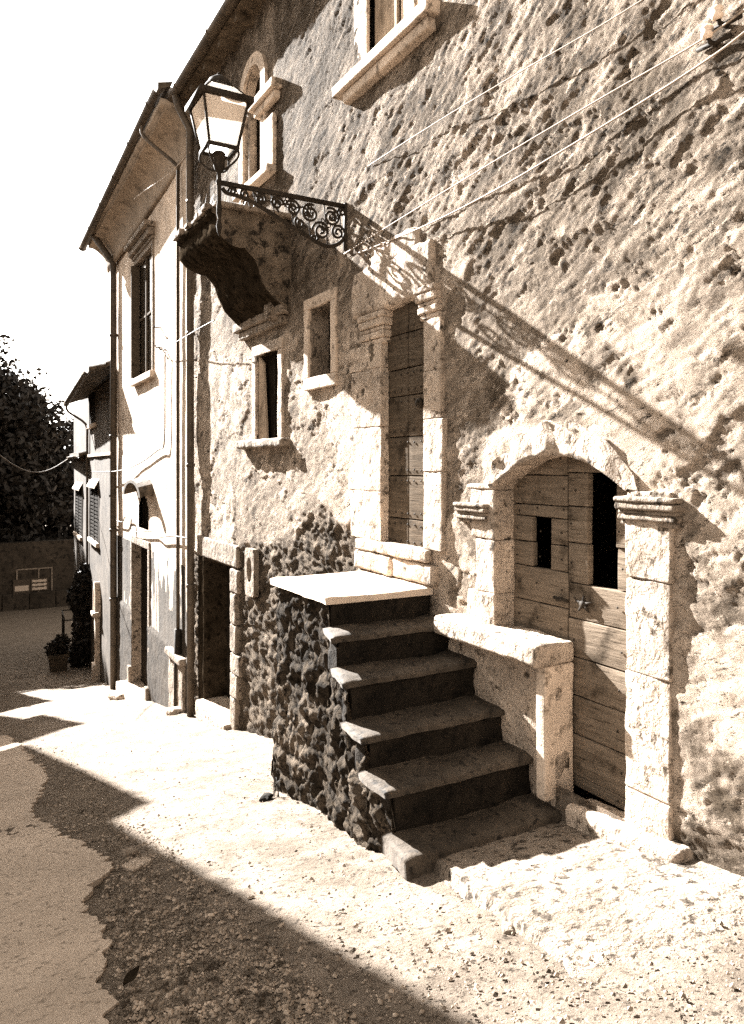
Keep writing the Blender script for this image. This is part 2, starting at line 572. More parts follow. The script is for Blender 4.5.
def planks(mb, s0, s1, zrows, n0, n1, hole=None, wob=.006, gap=.006):
    """horizontal boards between s0 and s1; hole=(s0,s1,z0,z1) is sawn out"""
    for a, b in zip(zrows[:-1], zrows[1:]):
        segs = [(s0, s1)]
        if hole and a >= hole[2] - 1e-4 and b <= hole[3] + 1e-4:
            segs = [(s0, hole[0]), (hole[1], s1)]
        for (p, q) in segs:
            w = random.uniform(-wob, wob)
            mb.rbox(p, q, n0 + w, n1 + w, a + gap / 2, b - gap / 2, .006, .004, .09, 12)


def studs(mb, pts, n, r=.011):
    for (s, z) in pts:
        vs = []; seg = 6
        for (rr, h) in ((r, 0), (r * .8, r * .5), (r * .1, r * .75)):
            for k in range(seg):
                w = 2 * math.pi * k / seg
                vs.append((s + rr * math.cos(w), n + h, z + rr * math.sin(w)))
        fs = [(i * seg + k, i * seg + (k + 1) % seg, (i + 1) * seg + (k + 1) % seg, (i + 1) * seg + k) for i in range(2) for k in range(seg)]
        mb.add(vs, fs)


def hole_frame(parent, fac, h, w, proud, depth, mat, name='frame', wb=None, amp=.004, top=True, res=.08):
    """four-piece stone surround lining an opening"""
    a, b, c, d = h[:4]
    mb = MB()
    mb.rbox(a - w, a, -depth, proud, c, d, .008, amp, res)
    mb.rbox(b, b + w, -depth, proud, c, d, .008, amp, res)
    if top: mb.rbox(a - w, b + w, -depth, proud + .002, d, d + w, .008, amp, res)
    if wb: mb.rbox(a - w, b + w, -depth, proud + .003, c - wb, c, .008, amp, res)
    return mb.build(name, mat, parent, fac, True)


# ------------------------------------------------------------------ STREET
def nonuni(a, b, lo, hi, fine):
    """coordinates fine between lo..hi and growing outside"""
    mid = list(lin(lo, hi, fine))
    step = fine; x = hi; out = []
    while x < b:
        step *= 1.22; x += step; out.append(min(x, b))
    step = fine; x = lo; pre = []
    while x > a:
        step *= 1.22; x -= step; pre.append(max(x, a))
    return np.unique(np.round(np.array(pre[::-1] + mid + out), 4))


xs = nonuni(-260, 260, -4.2, .15, .03)
ymid = [1.2]
while ymid[-1] < 24: ymid.append(ymid[-1] + max(.022, .0075 * ymid[-1]))
ys = np.unique(np.concatenate([nonuni(-220, 1.2, 1.19, 1.2, .03), np.array(ymid), nonuni(24, 320, 24, 24.3, .2)]))
X, Y = np.meshgrid(xs, ys, indexing='ij')
near = sstep(40, 20, np.hypot(X + 2, Y))
edge = -2.05 + .35 * fbm(Y * .35, Y * 0, None, 2, 31) + .12 * fbm(X * 3, Y * 3, None, 3, 37)
pale_strip = sstep(-.18, .18, X - edge) * near
f1, f2, cid = worley(X * 17, Y * 17, 71)
peb = np.clip(.55 - f1, 0, 1) * (cid > .45)
Zs = ground_z(X, Y)
Zs += near * (.020 * fbm(X * 1.6, Y * 1.6, None, 3, 12) + .007 * fbm(X * 9, Y * 9, None, 3, 13) + .016 * peb * (1 - .45 * pale_strip))
pot = sstep(.35, .7, fbm(X * 2.3 + 4, Y * 2.3, None, 2, 29))
Zs -= near * .016 * pot
Zs = np.where(X > .12, Zs - .02, Zs)
mb = MB(); mb.grid(np.stack([X, Y, Zs], -1))
street = mb.build('street', 'street', None, WORLD, True, {'pale_strip': pale_strip.ravel()})
tag(street, None, None, None, 'structure')

# smooth concrete lane on the left, with its broken edge
lb = [gpix(*p) for p in ((0, 731), (28, 755), (50, 782), (34, 808), (60, 838), (113, 858), (92, 895), (98, 955), (110, 1020), (122, 1090))]
lb = sorted(lb, key=lambda p: p[1])
lys = np.array([p[1] for p in lb]); lxs = np.array([p[0] for p in lb])
cy = np.concatenate([lin(-3, 1.2, .2), lin(1.2, 12.5, .022)])
mt = 1 - (1 - np.linspace(0, 1, 80)) ** 2.2
Yc, Tc = np.meshgrid(cy, mt, indexing='ij')
xb = np.interp(cy, lys, lxs) + .10 * fbm(cy * 4, cy * 0, None, 5, 8, .7) + .035 * fbm(cy * 14, cy * 0, None, 2, 18)
xb = np.where(cy < lys[0], lxs[0] + .1 * np.sin(cy), xb)
xb = np.minimum(xb, np.interp(cy, [9.4, 12.5], [9, -4.5]))
Xc = -4.6 + (xb[:, None] + 4.6) * Tc
Zc = ground_z(Xc, Yc) + .016 + .010 * fbm(Xc * 1.1, Yc * 1.1, None, 3, 51) + .0025 * fbm(Xc * 14, Yc * 14, None, 3, 52)
Zc = np.where(Tc > .998, Zc - .04, Zc)
mb = MB(); mb.grid(np.stack([Xc, Yc, Zc], -1))
tag(mb.build('lane', 'concrete', None, WORLD, True), None, None, None, 'structure')

# raised apron of worn concrete at the foot of the steps and doorstep
ap = [gpix(*p) for p in ((436, 876), (464, 898), (500, 925), (556, 965), (606, 985), (668, 925), (715, 925), (790, 985))]
ax_ = np.array([p[0] for p in ap]); ay_ = np.array([p[1] for p in ap])
o_ = np.argsort(ay_)
ac = lin(1.75, 3.45, .02)
xq, yq = gpix(556, 965)
xe = np.interp(ac, ay_[o_], ax_[o_]) + .02 * fbm(ac * 7, ac * 0, None, 3, 61)

xe = np.minimum(np.where(ac < yq, xq - (yq - ac) * .6, xe), -.15)
ta = np.linspace(0, 1, 60)
Ya, Ta = np.meshgrid(ac, ta, indexing='ij')
Xa = xe[:, None] * (1 - Ta) + .1 * Ta
Za = ground_z(Xa, Ya) + .062 + .010 * fbm(Xa * 2, Ya * 2, None, 3, 66) + .004 * fbm(Xa * 16, Ya * 16, None, 3, 67)
fall = np.minimum(np.minimum(sstep(0, .035, Ta), 1), sstep(1.75, 2.2, Ya))
yh0, yh1 = gpix(590, 985)[1], gpix(490, 920)[1]
Za = Za - .085 * (1 - fall) - .052 * sstep(yh1, yh0, Ya) * (1 - sstep(.15, .6, Ta) * .7)
mb = MB(); mb.grid(np.stack([Xa, Ya, Za], -1))
tag(mb.build('pavement', 'slab', None, WORLD, True), None, None, None, 'structure')


# ------------------------------------------------------------------ NEAR HOUSE
def P1(px, py, n=0.0): return F1.pix(px, py, n)

H1 = thing('stone_house', (0, 6.5, float(ground_z(0, 6.5))), 'near house of rough weathered render with arched door, high door and small windows', 'house')
S1F = 11.06                                  # far corner
EAVE1 = EYE + 1.684 * D
ux0, _ = P1(383, 500); ux1, _ = P1(425, 400)
ud = (P1(425, 400)[0], P1(382, 400)[0], P1(425, 549)[1], P1(398, 299)[1] + .02, 0)      # upper door
ld = (P1(629, 600)[0], P1(494, 600)[0], EYE - .60 * D, EYE + .0224 * D, .2)             # arched door
nw = (P1(332, 340)[0], P1(310, 340)[0], P1(320, 376)[1], P1(331, 301)[1], 0)             # niche window
sw = (P1(279, 400)[0], P1(257, 400)[0], P1(268, 439)[1], P1(279, 349)[1], 0)             # window with worn sill
aw = (P1(263, 150)[0], P1(245, 150)[0], P1(255, 184)[1], P1(252, 70)[1], .26)            # arched window
tw = (P1(419, 20)[0], P1(368, 20)[0], P1(390, 47)[1], EYE + 1.55 * D, 0)                 # top window
cd = (P1(233, 600)[0], P1(206, 600)[0], EYE - 1.10 * D, P1(233, 568)[1], 0)              # cellar door
holes1 = [ud, ld, nw, sw, aw, tw, cd]

pockets = [(h[0], h[1], h[2], h[3]) for h in holes1]


def frame_fade(S, Z, w=.22):
    """1 away from openings, 0 at their edge"""
    m = np.ones_like(S)
    for (a, b, c, d) in pockets:
        dx = np.maximum(np.maximum(a - S, S - b), 0); dz = np.maximum(np.maximum(c - Z, Z - d), 0)
        m = np.minimum(m, sstep(0, w, np.hypot(dx, dz)))
    return m


def layer(S, Z):
    """1 where the outer coat of render still clings, 0 where it has come away"""
    return sstep(-.015, .02, fbm(S * .8 + 3 + .25 * Z, Z * 1.2, None, 7, 55, .70) + .03)


def a_rub(S, Z):
    n = .35 * fbm(S * 1.6, Z * 1.6, None, 4, 81)
    zt = EYE - .13 * D - .05 * D * (S - 6.0)
    zt = np.where(S > 5.9, zt, EYE - .3 * D)
    return sstep(-.06, .10, (zt - Z) + n * 1.1) * sstep(4.6, 5.6, S + n)


def a_lime(S, Z):
    n = fbm(S * .9, Z * .9, None, 4, 91); n2 = fbm(S * 3.5, Z * 3.5, None, 4, 92)
    low = sstep(1.35, .1, Z - EYE - .25 * (S - 2.5) + .9 * n)        # limewash survives lower down
    band = sstep(.5, -.1, np.abs(S - 5.2) - .9 + .5 * n)             # round the high door
    v = np.maximum(low * (.62 + .38 * sstep(1.2, 2.6, S + n)), band * sstep(2.4, 1.0, Z - EYE) * .9)
    v = np.maximum(v, sstep(.10, -.05, np.abs(S - (aw[0] + aw[1]) / 2) - .62) * sstep(aw[2] - .5, aw[2] - .1, Z))
    v = v * sstep(-.30, .15, n2 + .20)
    v = v * (.30 + .70 * layer(S, Z))
    jam = sstep(.08, -.03, np.maximum(np.abs(S - (ld[0] - .17)) - .18, np.abs(Z - EYE + 1.15) - .95))
    return np.clip(np.maximum(v, jam), 0, 1)


def a_stain(S, Z):
    n = fbm(S * 2.4, Z * 2.4, None, 4, 101); n2 = fbm(S * 7, Z * 7, None, 3, 102)
    foot = sstep(.30, -.05, Z - ground_z(0, S) - .2 * n) * .75
    blot = sstep(.30, .5, n + .25 * n2) * .30 * sstep(5.0, 2.5, S)
    drip = sstep(.25, .0, np.abs(S - 8.3) - 1.2 + .4 * n) * sstep(.9, .2, np.abs(Z - EYE - 2.2) + .4 * n) * .5
    top = sstep(4.6, 6.4, S + .8 * n) * sstep(EYE + 1.7, EYE + 2.9, Z + .8 * n) * .55  # darker towards the upper far end of the wall
    return np.clip(np.maximum(np.maximum(np.maximum(foot, blot), drip), top), 0, 1)


def d_wall1(S, Z):
    al = S * .88 - Z * .475; ac_ = S * .475 + Z * .88
    lime = a_lime(S, Z); rubm = a_rub(S, Z)
    smooth_panel = sstep(.10, -.05, np.abs(S - (aw[0] + aw[1]) / 2) - .62) * sstep(aw[2] - .5, aw[2] - .1, Z)
    far = sstep(11.5, 4.5, S) * .6 + .4
    base = .035 * fbm(S * .9, Z * .9, None, 3, 1)
    big = .013 * fbm(al * 3.0, ac_ * 6.5, None, 3, 2, .6)
    wx = .04 * fbm(S * 7, Z * 7, None, 2, 8)
    crag = .0068 * fbm((al + wx) * 6.5, (ac_ + wx) * 27, None, 3, 3, .7)
    fine = .0050 * fbm(al * 15, ac_ * 36, None, 2, 4, .7) + .0045 * fbm(S * 24, Z * 24, None, 2, 14, .7)
    rough = (big + crag + fine) * far
    wq = .35 * fbm(S * 3.2, Z * 3.2, None, 3, 5)
    w1, w2, c1 = worley(S * 3.6 + wq * 1.6, Z * 5.0 + .8 * wq, 6)
    stones = .020 * sstep(.02, .6, w2 - w1) * (.15 + .95 * c1) - .02 + .045 * fbm(S * 7, Z * 9, None, 4, 19, .72) + .022 * fbm(S * 13, Z * 13, None, 3, 9, .7)
    h = base + rough * (1 - .55 * lime)
    pit = sstep(.30, .42, fbm((al + wx) * 3.6, (ac_ + wx) * 20, None, 5, 7, .74)) * .007
    h = h - pit * (1 - .3 * lime) * far + .011 * (layer(S, Z) - .7)
    h = h * (1 - rubm) + (stones + .6 * fine) * rubm
    h = h * (1 - .8 * smooth_panel)
    # broken edge of the plaster skin over the rubble
    return (h - .008) * (.25 + .75 * frame_fade(S, Z))


s_near = [1.9]
while s_near[-1] < S1F: s_near.append(s_near[-1] + max(.0135, .0038 * s_near[-1]))
ssw = np.concatenate([lin(-3.5, 1.85, .09), np.array(s_near[:-1]), [S1F]])
zsw = np.concatenate([lin(EYE - 1.25 * D, EYE - .72 * D, .024), lin(EYE - .70 * D, EYE + 1.1 * D, .0155), lin(EYE + 1.11 * D, EAVE1, .024)])
mb, A = wall_grid(F1, ssw, zsw, holes1, d_wall1, attrs={'lime': a_lime, 'rub': a_rub, 'stain': a_stain},
                  bottom=lambda s: ground_z(0, s) - .25)
nfront = mb.nv
shell(mb, -3.5, S1F, 6.0, EYE - 1.4 * D, EAVE1)
for k in A: A[k] = np.concatenate([A[k], np.zeros(mb.nv - nfront)])
mb.build('wall', 'roughcast', H1, F1, True, A, True)

tiled_roof(H1, F1, -3.5, S1F + .05, .30, lambda s: EAVE1 + .06, 3.2, .32)
mb = MB(); mb.box(-3.5, S1F, -.1, .24, EAVE1 - .05, EAVE1 + .0)
for s in np.arange(-3.3, S1F - .1, .62): mb.box(s, s + .09, -.05, .22, EAVE1 - .15, EAVE1 - .052)
mb.build('eave_boards', 'soffit', H1, F1)


def gutter(parent, fac, s0, s1, nf, zf, r=.075, step=.5, name='gutter'):
    mb = MB(); vs = []; fs = []; seg = 9
    ss = lin(s0, s1, step)
    for s in ss:
        for k in range(seg):
            w = math.pi + math.pi * k / (seg - 1)
            vs.append((s, nf(s) + r * math.cos(w), zf(s) + r * math.sin(w)))
        for k in range(seg):
            w = 2 * math.pi - math.pi * k / (seg - 1)
            vs.append((s, nf(s) + (r - .006) * math.cos(w), zf(s) + (r - .006) * math.sin(w)))
    m = 2 * seg
    for i in range(len(ss) - 1):
        for k in range(m):
            k2 = (k + 1) % m
            fs.append((i * m + k, i * m + k2, (i + 1) * m + k2, (i + 1) * m + k))
    for e in (0, (len(ss) - 1) * m): fs.append(tuple(e + k for k in range(m)))
    mb.add(vs, fs)
    for s in ss[1::3]: mb.tube([(s, nf(s) + (r + .004) * math.cos(w), zf(s) + (r + .004) * math.sin(w)) for w in np.linspace(math.pi, 2 * math.pi, 9)], .008, 5)
    return mb.build(name, 'pipe', parent, fac, True)


gutter(H1, F1, -3.5, S1F + .12, lambda s: .30, lambda s: EAVE1 + .03, .085)
# rainwater pipe at the far corner
sp = P1(196, 500)[0]
mb = MB(); mb.tube([(sp, .30, EAVE1 - .05), (sp, .26, EAVE1 - .2), (sp, .09, EAVE1 - .5), (sp, .08, EYE - .3 * D), (sp, .08, float(ground_z(0, sp)) + .02)], .055, 12)
for z in (EYE + 1.2 * D, EYE + .6 * D, EYE, EYE - .55 * D): mb.tube([(sp, .08, z - .025), (sp, .08, z + .025)], .066, 12)
dp = mb.build('drainpipe', 'pipe', H1, F1, True)

# --- high door
DOOR = MB()
n0, n1 = -.10, -.055
rows = [ud[2] - .02] + [P1(408, y)[1] for y in (520, 476, 436, 394, 366, 330)] + [ud[3] + .05]
sm = P1(408.5, 450, n1)[0]
door = MB()
for a, b in zip(rows[:-1], rows[1:]):
    for (p, q) in ((ud[0] - .04, sm - .004), (sm + .004, ud[1] + .04)):
        w = random.uniform(-.004, .004)
        door.rbox(p, q, n0 + w, n1 + w, a + .004, b - .004, .006, .003, .07, 10)
st = door.mark(1); pts = []
for a, b in zip(rows[:-1], rows[1:]):
    for s in np.linspace(ud[0] + .04, ud[1] - .03, 7): pts += [(s, a + .045), (s, b - .045)]
studs(st, [(s + random.uniform(-.008, .008), z + random.uniform(-.006, .006)) for s, z in pts], n1 + .001, .010)
d1 = door.build('door', ['wood_dark', 'iron'], H1, F1, True)
d1['label'] = 'brown studded plank door above the stair landing'
hb = MB(); hs, hz = P1(421, 403, n1); hb.tube([(hs, n1, hz), (hs, n1 + .03, hz)], .036, 12); hb.tube([(hs, n1 + .03, hz), (hs, n1 + .045, hz)], .02, 10)
hb.build('door_knob', 'iron', d1, F1, True)

fr = MB()
jl0, jl1 = ud[1], P1(352, 450)[0]
zc = ud[2]
for k, h in enumerate((.42, .55, .50, .6)):
    zt = min(zc + h, P1(370, 345)[1])
    w = (.0, .03, -.02, .02)[k]
    fr.rbox(jl0 - .012, jl1 + w, -.12, .018, zc, zt - .002, .009, .012, .03, 9); zc = zt
    if zt >= P1(370, 345)[1] - .01: break
fr.build('door_jamb', 'stone', H1, F1, True)
fr = MB(); zc = ud[2]; jr0, jr1 = P1(443, 450)[0], ud[0]
ztop = P1(425, 320)[1]
while zc < ztop - .05:
    zt = min(zc + random.uniform(.36, .6), ztop)
    fr.rbox(jr0 + random.uniform(-.05, .02), jr1 + .008, -.12, .012, zc, zt - .002, .009, .012, .03, 9); zc = zt
fr.build('door_jamb', 'stone', H1, F1, True)


def capital(parent, s0, s1, z0, z1, proj, mat='stone', grow=0.0, side=0):
    """moulded impost block: stepped and rounded courses; side lets it grow over the opening"""
    h = z1 - z0
    prof = [(.30, .0, .18), (.62, .18, .40), (.50, .40, .55), (.86, .55, .80), (1.0, .80, 1.0)]
    mb = MB()
    for (k, a, b) in prof:
        g = grow * (k - .3)
        mb.rbox(s0 - (g if side <= 0 else 0), s1 + (g if side >= 0 else 0), -.12, proj * k, z0 + h * a, z0 + h * b + .001, min(.016, h * .09), .006, .03, 14)
    return mb.build('capital', mat, parent, F1, True)


capital(H1, ud[1] - .05, P1(362, 330)[0], P1(375, 345)[1], P1(375, 314)[1], .055, 'stone', .06, -1)
capital(H1, P1(440, 300)[0], ud[0] + .05, P1(425, 321)[1], P1(425, 288)[1], .055, 'stone', .06, 1)
# lintel: a big worn block rising towards its middle
mb = MB()
z0l = P1(375, 312)[1] - .01
mb.rbox(P1(434, 290)[0], P1(354, 300)[0], -.12, .035, z0l, z0l + .42, .05, .03, .035, 6)
mb.rbox(P1(420, 260)[0], P1(372, 270)[0], -.10, .028, z0l + .36, z0l + .58, .07, .035, .035, 6)
mb.build('lintel', 'stone', H1, F1, True)
mb = MB()
mb.rbox(P1(431, 560)[0], P1(362, 560)[0] + .05, -.12, .05, ud[2] - .10, ud[2], .02, .012, .035)
mb.rbox(P1(436, 570)[0], P1(395, 570)[0], -.10, .035, ud[2] - .27, ud[2] - .105, .03, .016, .035)
mb.rbox(P1(394, 570)[0], P1(360, 570)[0] + .05, -.10, .045, ud[2] - .27, ud[2] - .105, .03, .016, .035)
mb.build('threshold', 'stone', H1, F1, True)

# --- arched door
rl = -.05 * D
mid = (ld[0] + ld[1]) / 2; hw = (ld[1] - ld[0]) / 2


def arch_z(s, extra=0.0):
    k = np.clip(abs(s - mid) / (hw + extra), 0, 1)
    return ld[3] + extra - (ld[4] + extra * .3) * k * k


mb = MB(); steps = 34; vs = []; fs = []
rad = 5
for i in range(steps + 1):
    k = -1 + 2 * i / steps
    for j in range(rad + 1):
        e = -.012 + .20 * j / rad * (1 - .62 * abs(k) ** 5)
        s = mid + k * (hw + e); z = ld[3] + e - (ld[4] + max(e, 0) * 1.1) * k * k
        jag = .012 * math.sin(i * 1.1) * (j == rad)
        vs.append((s, .014 + jag, z + jag))
    e = -.012; s = mid + k * (hw + e); z = ld[3] + e - ld[4] * k * k
    vs.append((s, -.08, z)); vs.append((s, rl - .04, z))
V = np.array(vs)
h = fbm(V[:, 0] * 8, V[:, 1] * 8, V[:, 2] * 8, 4, 77)
V[:, 1] += .030 * h; V[:, 2] += .010 * h
# joints between the arch stones
for i in range(steps + 1):
    if i % 5 == 2:
        for j in range(1, rad + 1): V[i * (rad + 3) + j, 1] -= .010
m = rad + 3
for i in range(steps):
    for j in range(rad): fs.append((i * m + j, i * m + j + 1, (i + 1) * m + j + 1, (i + 1) * m + j))
    fs.append((i * m, (i + 1) * m, (i + 1) * m + rad + 1, i * m + rad + 1))
    fs.append((i * m + rad + 1, (i + 1) * m + rad + 1, (i + 1) * m + rad + 2, i * m + rad + 2))
    a = i * m + rad
    mb.nv += 0
mb.add(V, fs)
# outer edge of the ring turned back into the wall
vo = []; fo = []
for i in range(steps + 1):
    p = V[i * m + rad]; vo.append(p); vo.append((p[0], -.06, p[2] + .02))
for i in range(steps): fo.append((2 * i, 2 * i + 1, 2 * i + 3, 2 * i + 2))
mb.add(vo, fo)
mb.build('door_arch', 'stone', H1, F1, True)

kz = EYE - .345 * D                     # top of the knee wall coping
ks = F1.pix(571, 700, .02)[0]           # its near end, half way across the opening
ks = 1.062 * D
mb = MB(); zc = ld[2] - .2; zt = arch_z(ld[0] + .01) - .01
for h in (.40, .62, .50, .42, .4):
    z2 = min(zc + h, zt)
    mb.rbox(ld[0] - .28, ld[0] + .012, rl - .04, .018, zc, z2 - .002, .011, .016, .03, 8); zc = z2
    if zc >= zt - .02: break
mb.build('door_jamb', 'stone', H1, F1, True)
mb = MB(); zc = kz - .02; zt = arch_z(ld[1] - .01) - .01
for h in (.26, .36, .34, .4):
    z2 = min(zc + h, zt)
    mb.rbox(ld[1] - .012, ld[1] + random.uniform(.18, .32), rl - .04, .006, zc, z2 - .002, .011, .016, .03, 8); zc = z2
    if zc >= zt - .02: break
mb.build('door_jamb', 'stone', H1, F1, True)
cp = capital(H1, F1.pix(679, 510)[0], F1.pix(622, 510)[0], F1.pix(650, 527)[1], F1.pix(650, 497)[1], .062, 'stone_grey', .02, 0)
cp2 = capital(H1, F1.pix(489, 510)[0], F1.pix(460, 510)[0], F1.pix(475, 523)[1], F1.pix(475, 503)[1], .06, 'stone_grey', .02, 0)

door = MB()
zr = lambda px, py: F1.pix(px, py, rl)[1]
sml = F1.pix(568, 600, rl)[0]
hl = (F1.pix(551, 540, rl)[0], F1.pix(532, 540, rl)[0], zr(541, 568), zr(541, 517))
rows = [ld[2] - .05, zr(541, 720), zr(541, 680), zr(541, 640), zr(541, 603), hl[2], zr(541, 543), hl[3], zr(541, 505), zr(541, 475), zr(541, 440)]
planks(door, sml + .006, ld[1] + .06, rows, rl - .045, rl, hl)
st = door.mark(1); pts = []
for a, b in zip(rows[:-1], rows[1:]):
    for s in (sml + .05, sml + .26, ld[1] - .06): pts += [(s + random.uniform(-.02, .02), (a + b) / 2 + random.uniform(-.02, .02))]
studs(st, pts, rl + .004, .008)
dl = door.build('door', ['wood_grey', 'iron'], H1, F1, True)
dl['label'] = 'left leaf of the arched door with a small square hole'
hb = MB(); hs, hz = F1.pix(562, 599, rl); hb.tube([(hs - .07, rl + .02, hz), (hs + .05, rl + .02, hz + .005)], .012, 8); hb.tube([(hs, rl, hz), (hs, rl + .04, hz)], .014, 8)
hb.build('bolt', 'iron', dl, F1, True)


door = MB()
hr = (F1.pix(617, 540, rl)[0], F1.pix(588, 540, rl)[0], zr(602, 588), zr(602, 473))
rows = [ld[2] - .05, zr(602, 787), zr(602, 745), zr(602, 705), zr(602, 665), zr(602, 625), hr[2], zr(602, 546), zr(602, 508), hr[3], zr(602, 440)]
planks(door, ld[0] - .06, sml - .006, rows, rl - .045, rl + .002, hr)
st = door.mark(1); pts = []
for a, b in zip(rows[:-1], rows[1:]):
    for s in (sml - .05, ld[0] + .2, ld[0] + .06): pts += [(s + random.uniform(-.02, .02), (a + b) / 2 + random.uniform(-.02, .02))]
studs(st, pts, rl + .006, .008)
dr = door.build('door', ['wood_grey', 'iron'], H1, F1, True)
dr['label'] = 'right leaf of the arched door with a tall dark hole'
hb = MB(); hs, hz = F1.pix(585, 604, rl)
for k in range(5):
    w = 2 * math.pi * k / 5 + .3
    hb.tube([(hs, rl + .014, hz), (hs + .075 * math.cos(w), rl + .010, hz + .055 * math.sin(w))], [.014, .005], 6)
hb.tube([(hs, rl, hz), (hs, rl + .03, hz)], .022, 8)
hb.build('door_boss', 'iron', dr, F1, True)


# knee wall with its coping in front of the left leaf
mb = MB(); mb.rbox(ks + .006, 1.44 * D, -.12, .004, ld[2] - .15, kz - .10, .015, .02, .035, 7)
kw = mb.build('knee_wall', 'stone', H1, F1, True)
mb = MB(); mb.rbox(ks, ks + .085, -.15, .085, ld[2] - .1, kz - .105, .014, .008, .03, 7)
mb.build('pier', 'frame', kw, F1, True)
mb = MB(); mb.rbox(ks - .015, 1.395 * D, -.15, .17, kz - .10, kz + .035, .028, .018, .03, 8)
mb.build('coping', 'stone', kw, F1, True)
# doorstep
mb = MB()
mb.rbox(.765 * D, 1.025 * D, -.17, .105, EYE - .78 * D, EYE - .605 * D, .035, .03, .03, 6)
mb.v[0][:, 2] -= .10 * (mb.v[0][:, 0] - .90 * D)
mb.v[0][:, 1] -= .05 * np.clip((mb.v[0][:, 0] - .90 * D) / .4, 0, 1) * (mb.v[0][:, 1] > 0)
mb.build('doorstep', 'stone', H1, F1, True)

# --- niche window, deep reveal
w = hole_frame(H1, F1, nw, .11, .022, .02, 'frame', 'window_frame', .12, .006, True, .04)
mb = MB()
a, b, c, d = nw[:4]
for q in ([(a, 0, c), (a, -.22, c), (a, -.22, d), (a, 0, d)], [(b, 0, c), (b, -.22, c), (b, -.22, d), (b, 0, d)], [(a, 0, c), (a, -.22, c), (b, -.22, c), (b, 0, c)], [(a, 0, d), (a, -.22, d), (b, -.22, d), (b, 0, d)]):
    mb.add(q, [(0, 1, 2, 3)])
mb.build('reveal', 'stone_grey', w, F1)
mb = MB(); mb.box(a + .05, a + .09, -.20, -.18, c, d)
mb.add([(a, -.21, c), (b, -.21, c), (b, -.21, d), (a, -.21, d)], [(0, 1, 2, 3)])  # dark sheet standing in for the unlit depth behind
mb.build('casement', 'wood_black', w, F1)

# --- window with the worn sill
w = hole_frame(H1, F1, sw, .12, .020, .02, 'stone', 'window_frame', None, .010, True, .04)
mb = MB(); a, b, c, d = sw[:4]
for q in ([(a, 0, c), (a, -.35, c), (a, -.35, d), (a, 0, d)], [(b, 0, c), (b, -.35, c), (b, -.35, d), (b, 0, d)], [(a, 0, d), (a, -.35, d), (b, -.35, d), (b, 0, d)], [(a, 0, c), (a, -.35, c), (b, -.35, c), (b, 0, c)]):
    mb.add(q, [(0, 1, 2, 3)])
mb.build('reveal', 'shade_black', w, F1)  # reveal coloured near black for the shade inside the opening
mb = MB(); mb.add([(b - .005, -.02, c), (b - .16, -.06, c), (b - .05, -.06, d - .08), (b - .002, -.02, d), (b - .01, -.05, c), (b - .16, -.085, c), (b - .05, -.085, d - .08), (b - .005, -.05, d)],
                  [(0, 1, 2, 3), (4, 7, 6, 5), (0, 4, 5, 1), (1, 5, 6, 2), (2, 6, 7, 3), (3, 7, 4, 0)])
mb.build('shutter', 'shutter', w, F1)
mb = MB(); mb.box(a, a + .05, -.12, -.095, c, d); mb.box(b - .32, b - .28, -.12, -.095, c, d)
mb.add([(a, -.13, c), (b, -.13, c), (b, -.13, d), (a, -.13, d)], [(0, 1, 2, 3)])  # dark pane set forward for the gloom of the room
mb.build('casement', 'wood_black', w, F1)
mb = MB(); mb.rbox(P1(289, 450)[0], P1(243, 450)[0], -.05, .10, c - .10, c, .03, .02, .03, 8)
mb.build('sill', 'stone_grey', w, F1, True)
mb = MB()
zk = P1(265, 322)[1]
mb.rbox(P1(290, 320)[0], P1(240, 320)[0], -.03, .10, zk - .02, zk + .09, .02, .012, .04)
mb.rbox(P1(287, 320)[0], P1(243, 320)[0], -.03, .06, zk - .12, zk - .025, .02, .012, .04)
mb.rbox(P1(283, 320)[0], P1(277, 320)[0], -.03, .16, zk - .06, zk + .12, .02, .012, .04)
mb.build('window_cornice', 'stone_grey', w, F1, True)

# --- arched window up by the lantern
mb = MB(); a, b, c, d = aw[:4]; mid2 = (a + b) / 2; hw2 = (b - a) / 2; vs = []; fs = []
pathp = [(a, c)] + [(a, d - aw[4] * 1.0)]
arc = [(mid2 + hw2 * math.cos(w_), d - aw[4] + aw[4] * math.sin(w_)) for w_ in np.linspace(math.pi, 0, 15)]
path_i = [(a, c)] + arc + [(b, c)]
path_o = [(a - .14, c)] + [(mid2 + (hw2 + .14) * math.cos(w_), d - aw[4] + (aw[4] + .14) * math.sin(w_)) for w_ in np.linspace(math.pi, 0, 15)] + [(b + .14, c)]
for (i_, o2) in zip(path_i, path_o):
    vs += [(o2[0], -.02, o2[1]), (o2[0], .035, o2[1]), (i_[0], .035, i_[1]), (i_[0], -.30, i_[1])]
for i in range(len(path_i) - 1):
    for k in range(3): fs.append((i * 4 + k, i * 4 + k + 1, (i + 1) * 4 + k + 1, (i + 1) * 4 + k))
mb.add(vs, fs)
w = mb.build('window_frame', 'frame', H1, F1)
mb = MB()
mb.add([(a, -.12, c), (b, -.12, c), (b, -.12, d), (a, -.12, d)], [(0, 1, 2, 3)])  # dark sheet painted for the shade inside the arch
mb.build('opening_shade', 'shade_black', w, F1)
mb = MB(); mb.rbox(P1(283, 95)[0], P1(258, 95)[0], 0, .13, P1(270, 102)[1], P1(270, 102)[1] + .10, .015, .006, .04)
mb.rbox(P1(281, 95)[0], P1(260, 95)[0], 0, .08, P1(270, 102)[1] - .09, P1(270, 102)[1] - .002, .015, .006, .04)
mb.build('impost', 'frame', w, F1, True)
mb = MB(); mb.rbox(P1(277, 150)[0], P1(265, 150)[0], 0, .05, c, P1(270, 120)[1] , .012, .006, .04)
mb.build('side_block', 'frame', w, F1, True)
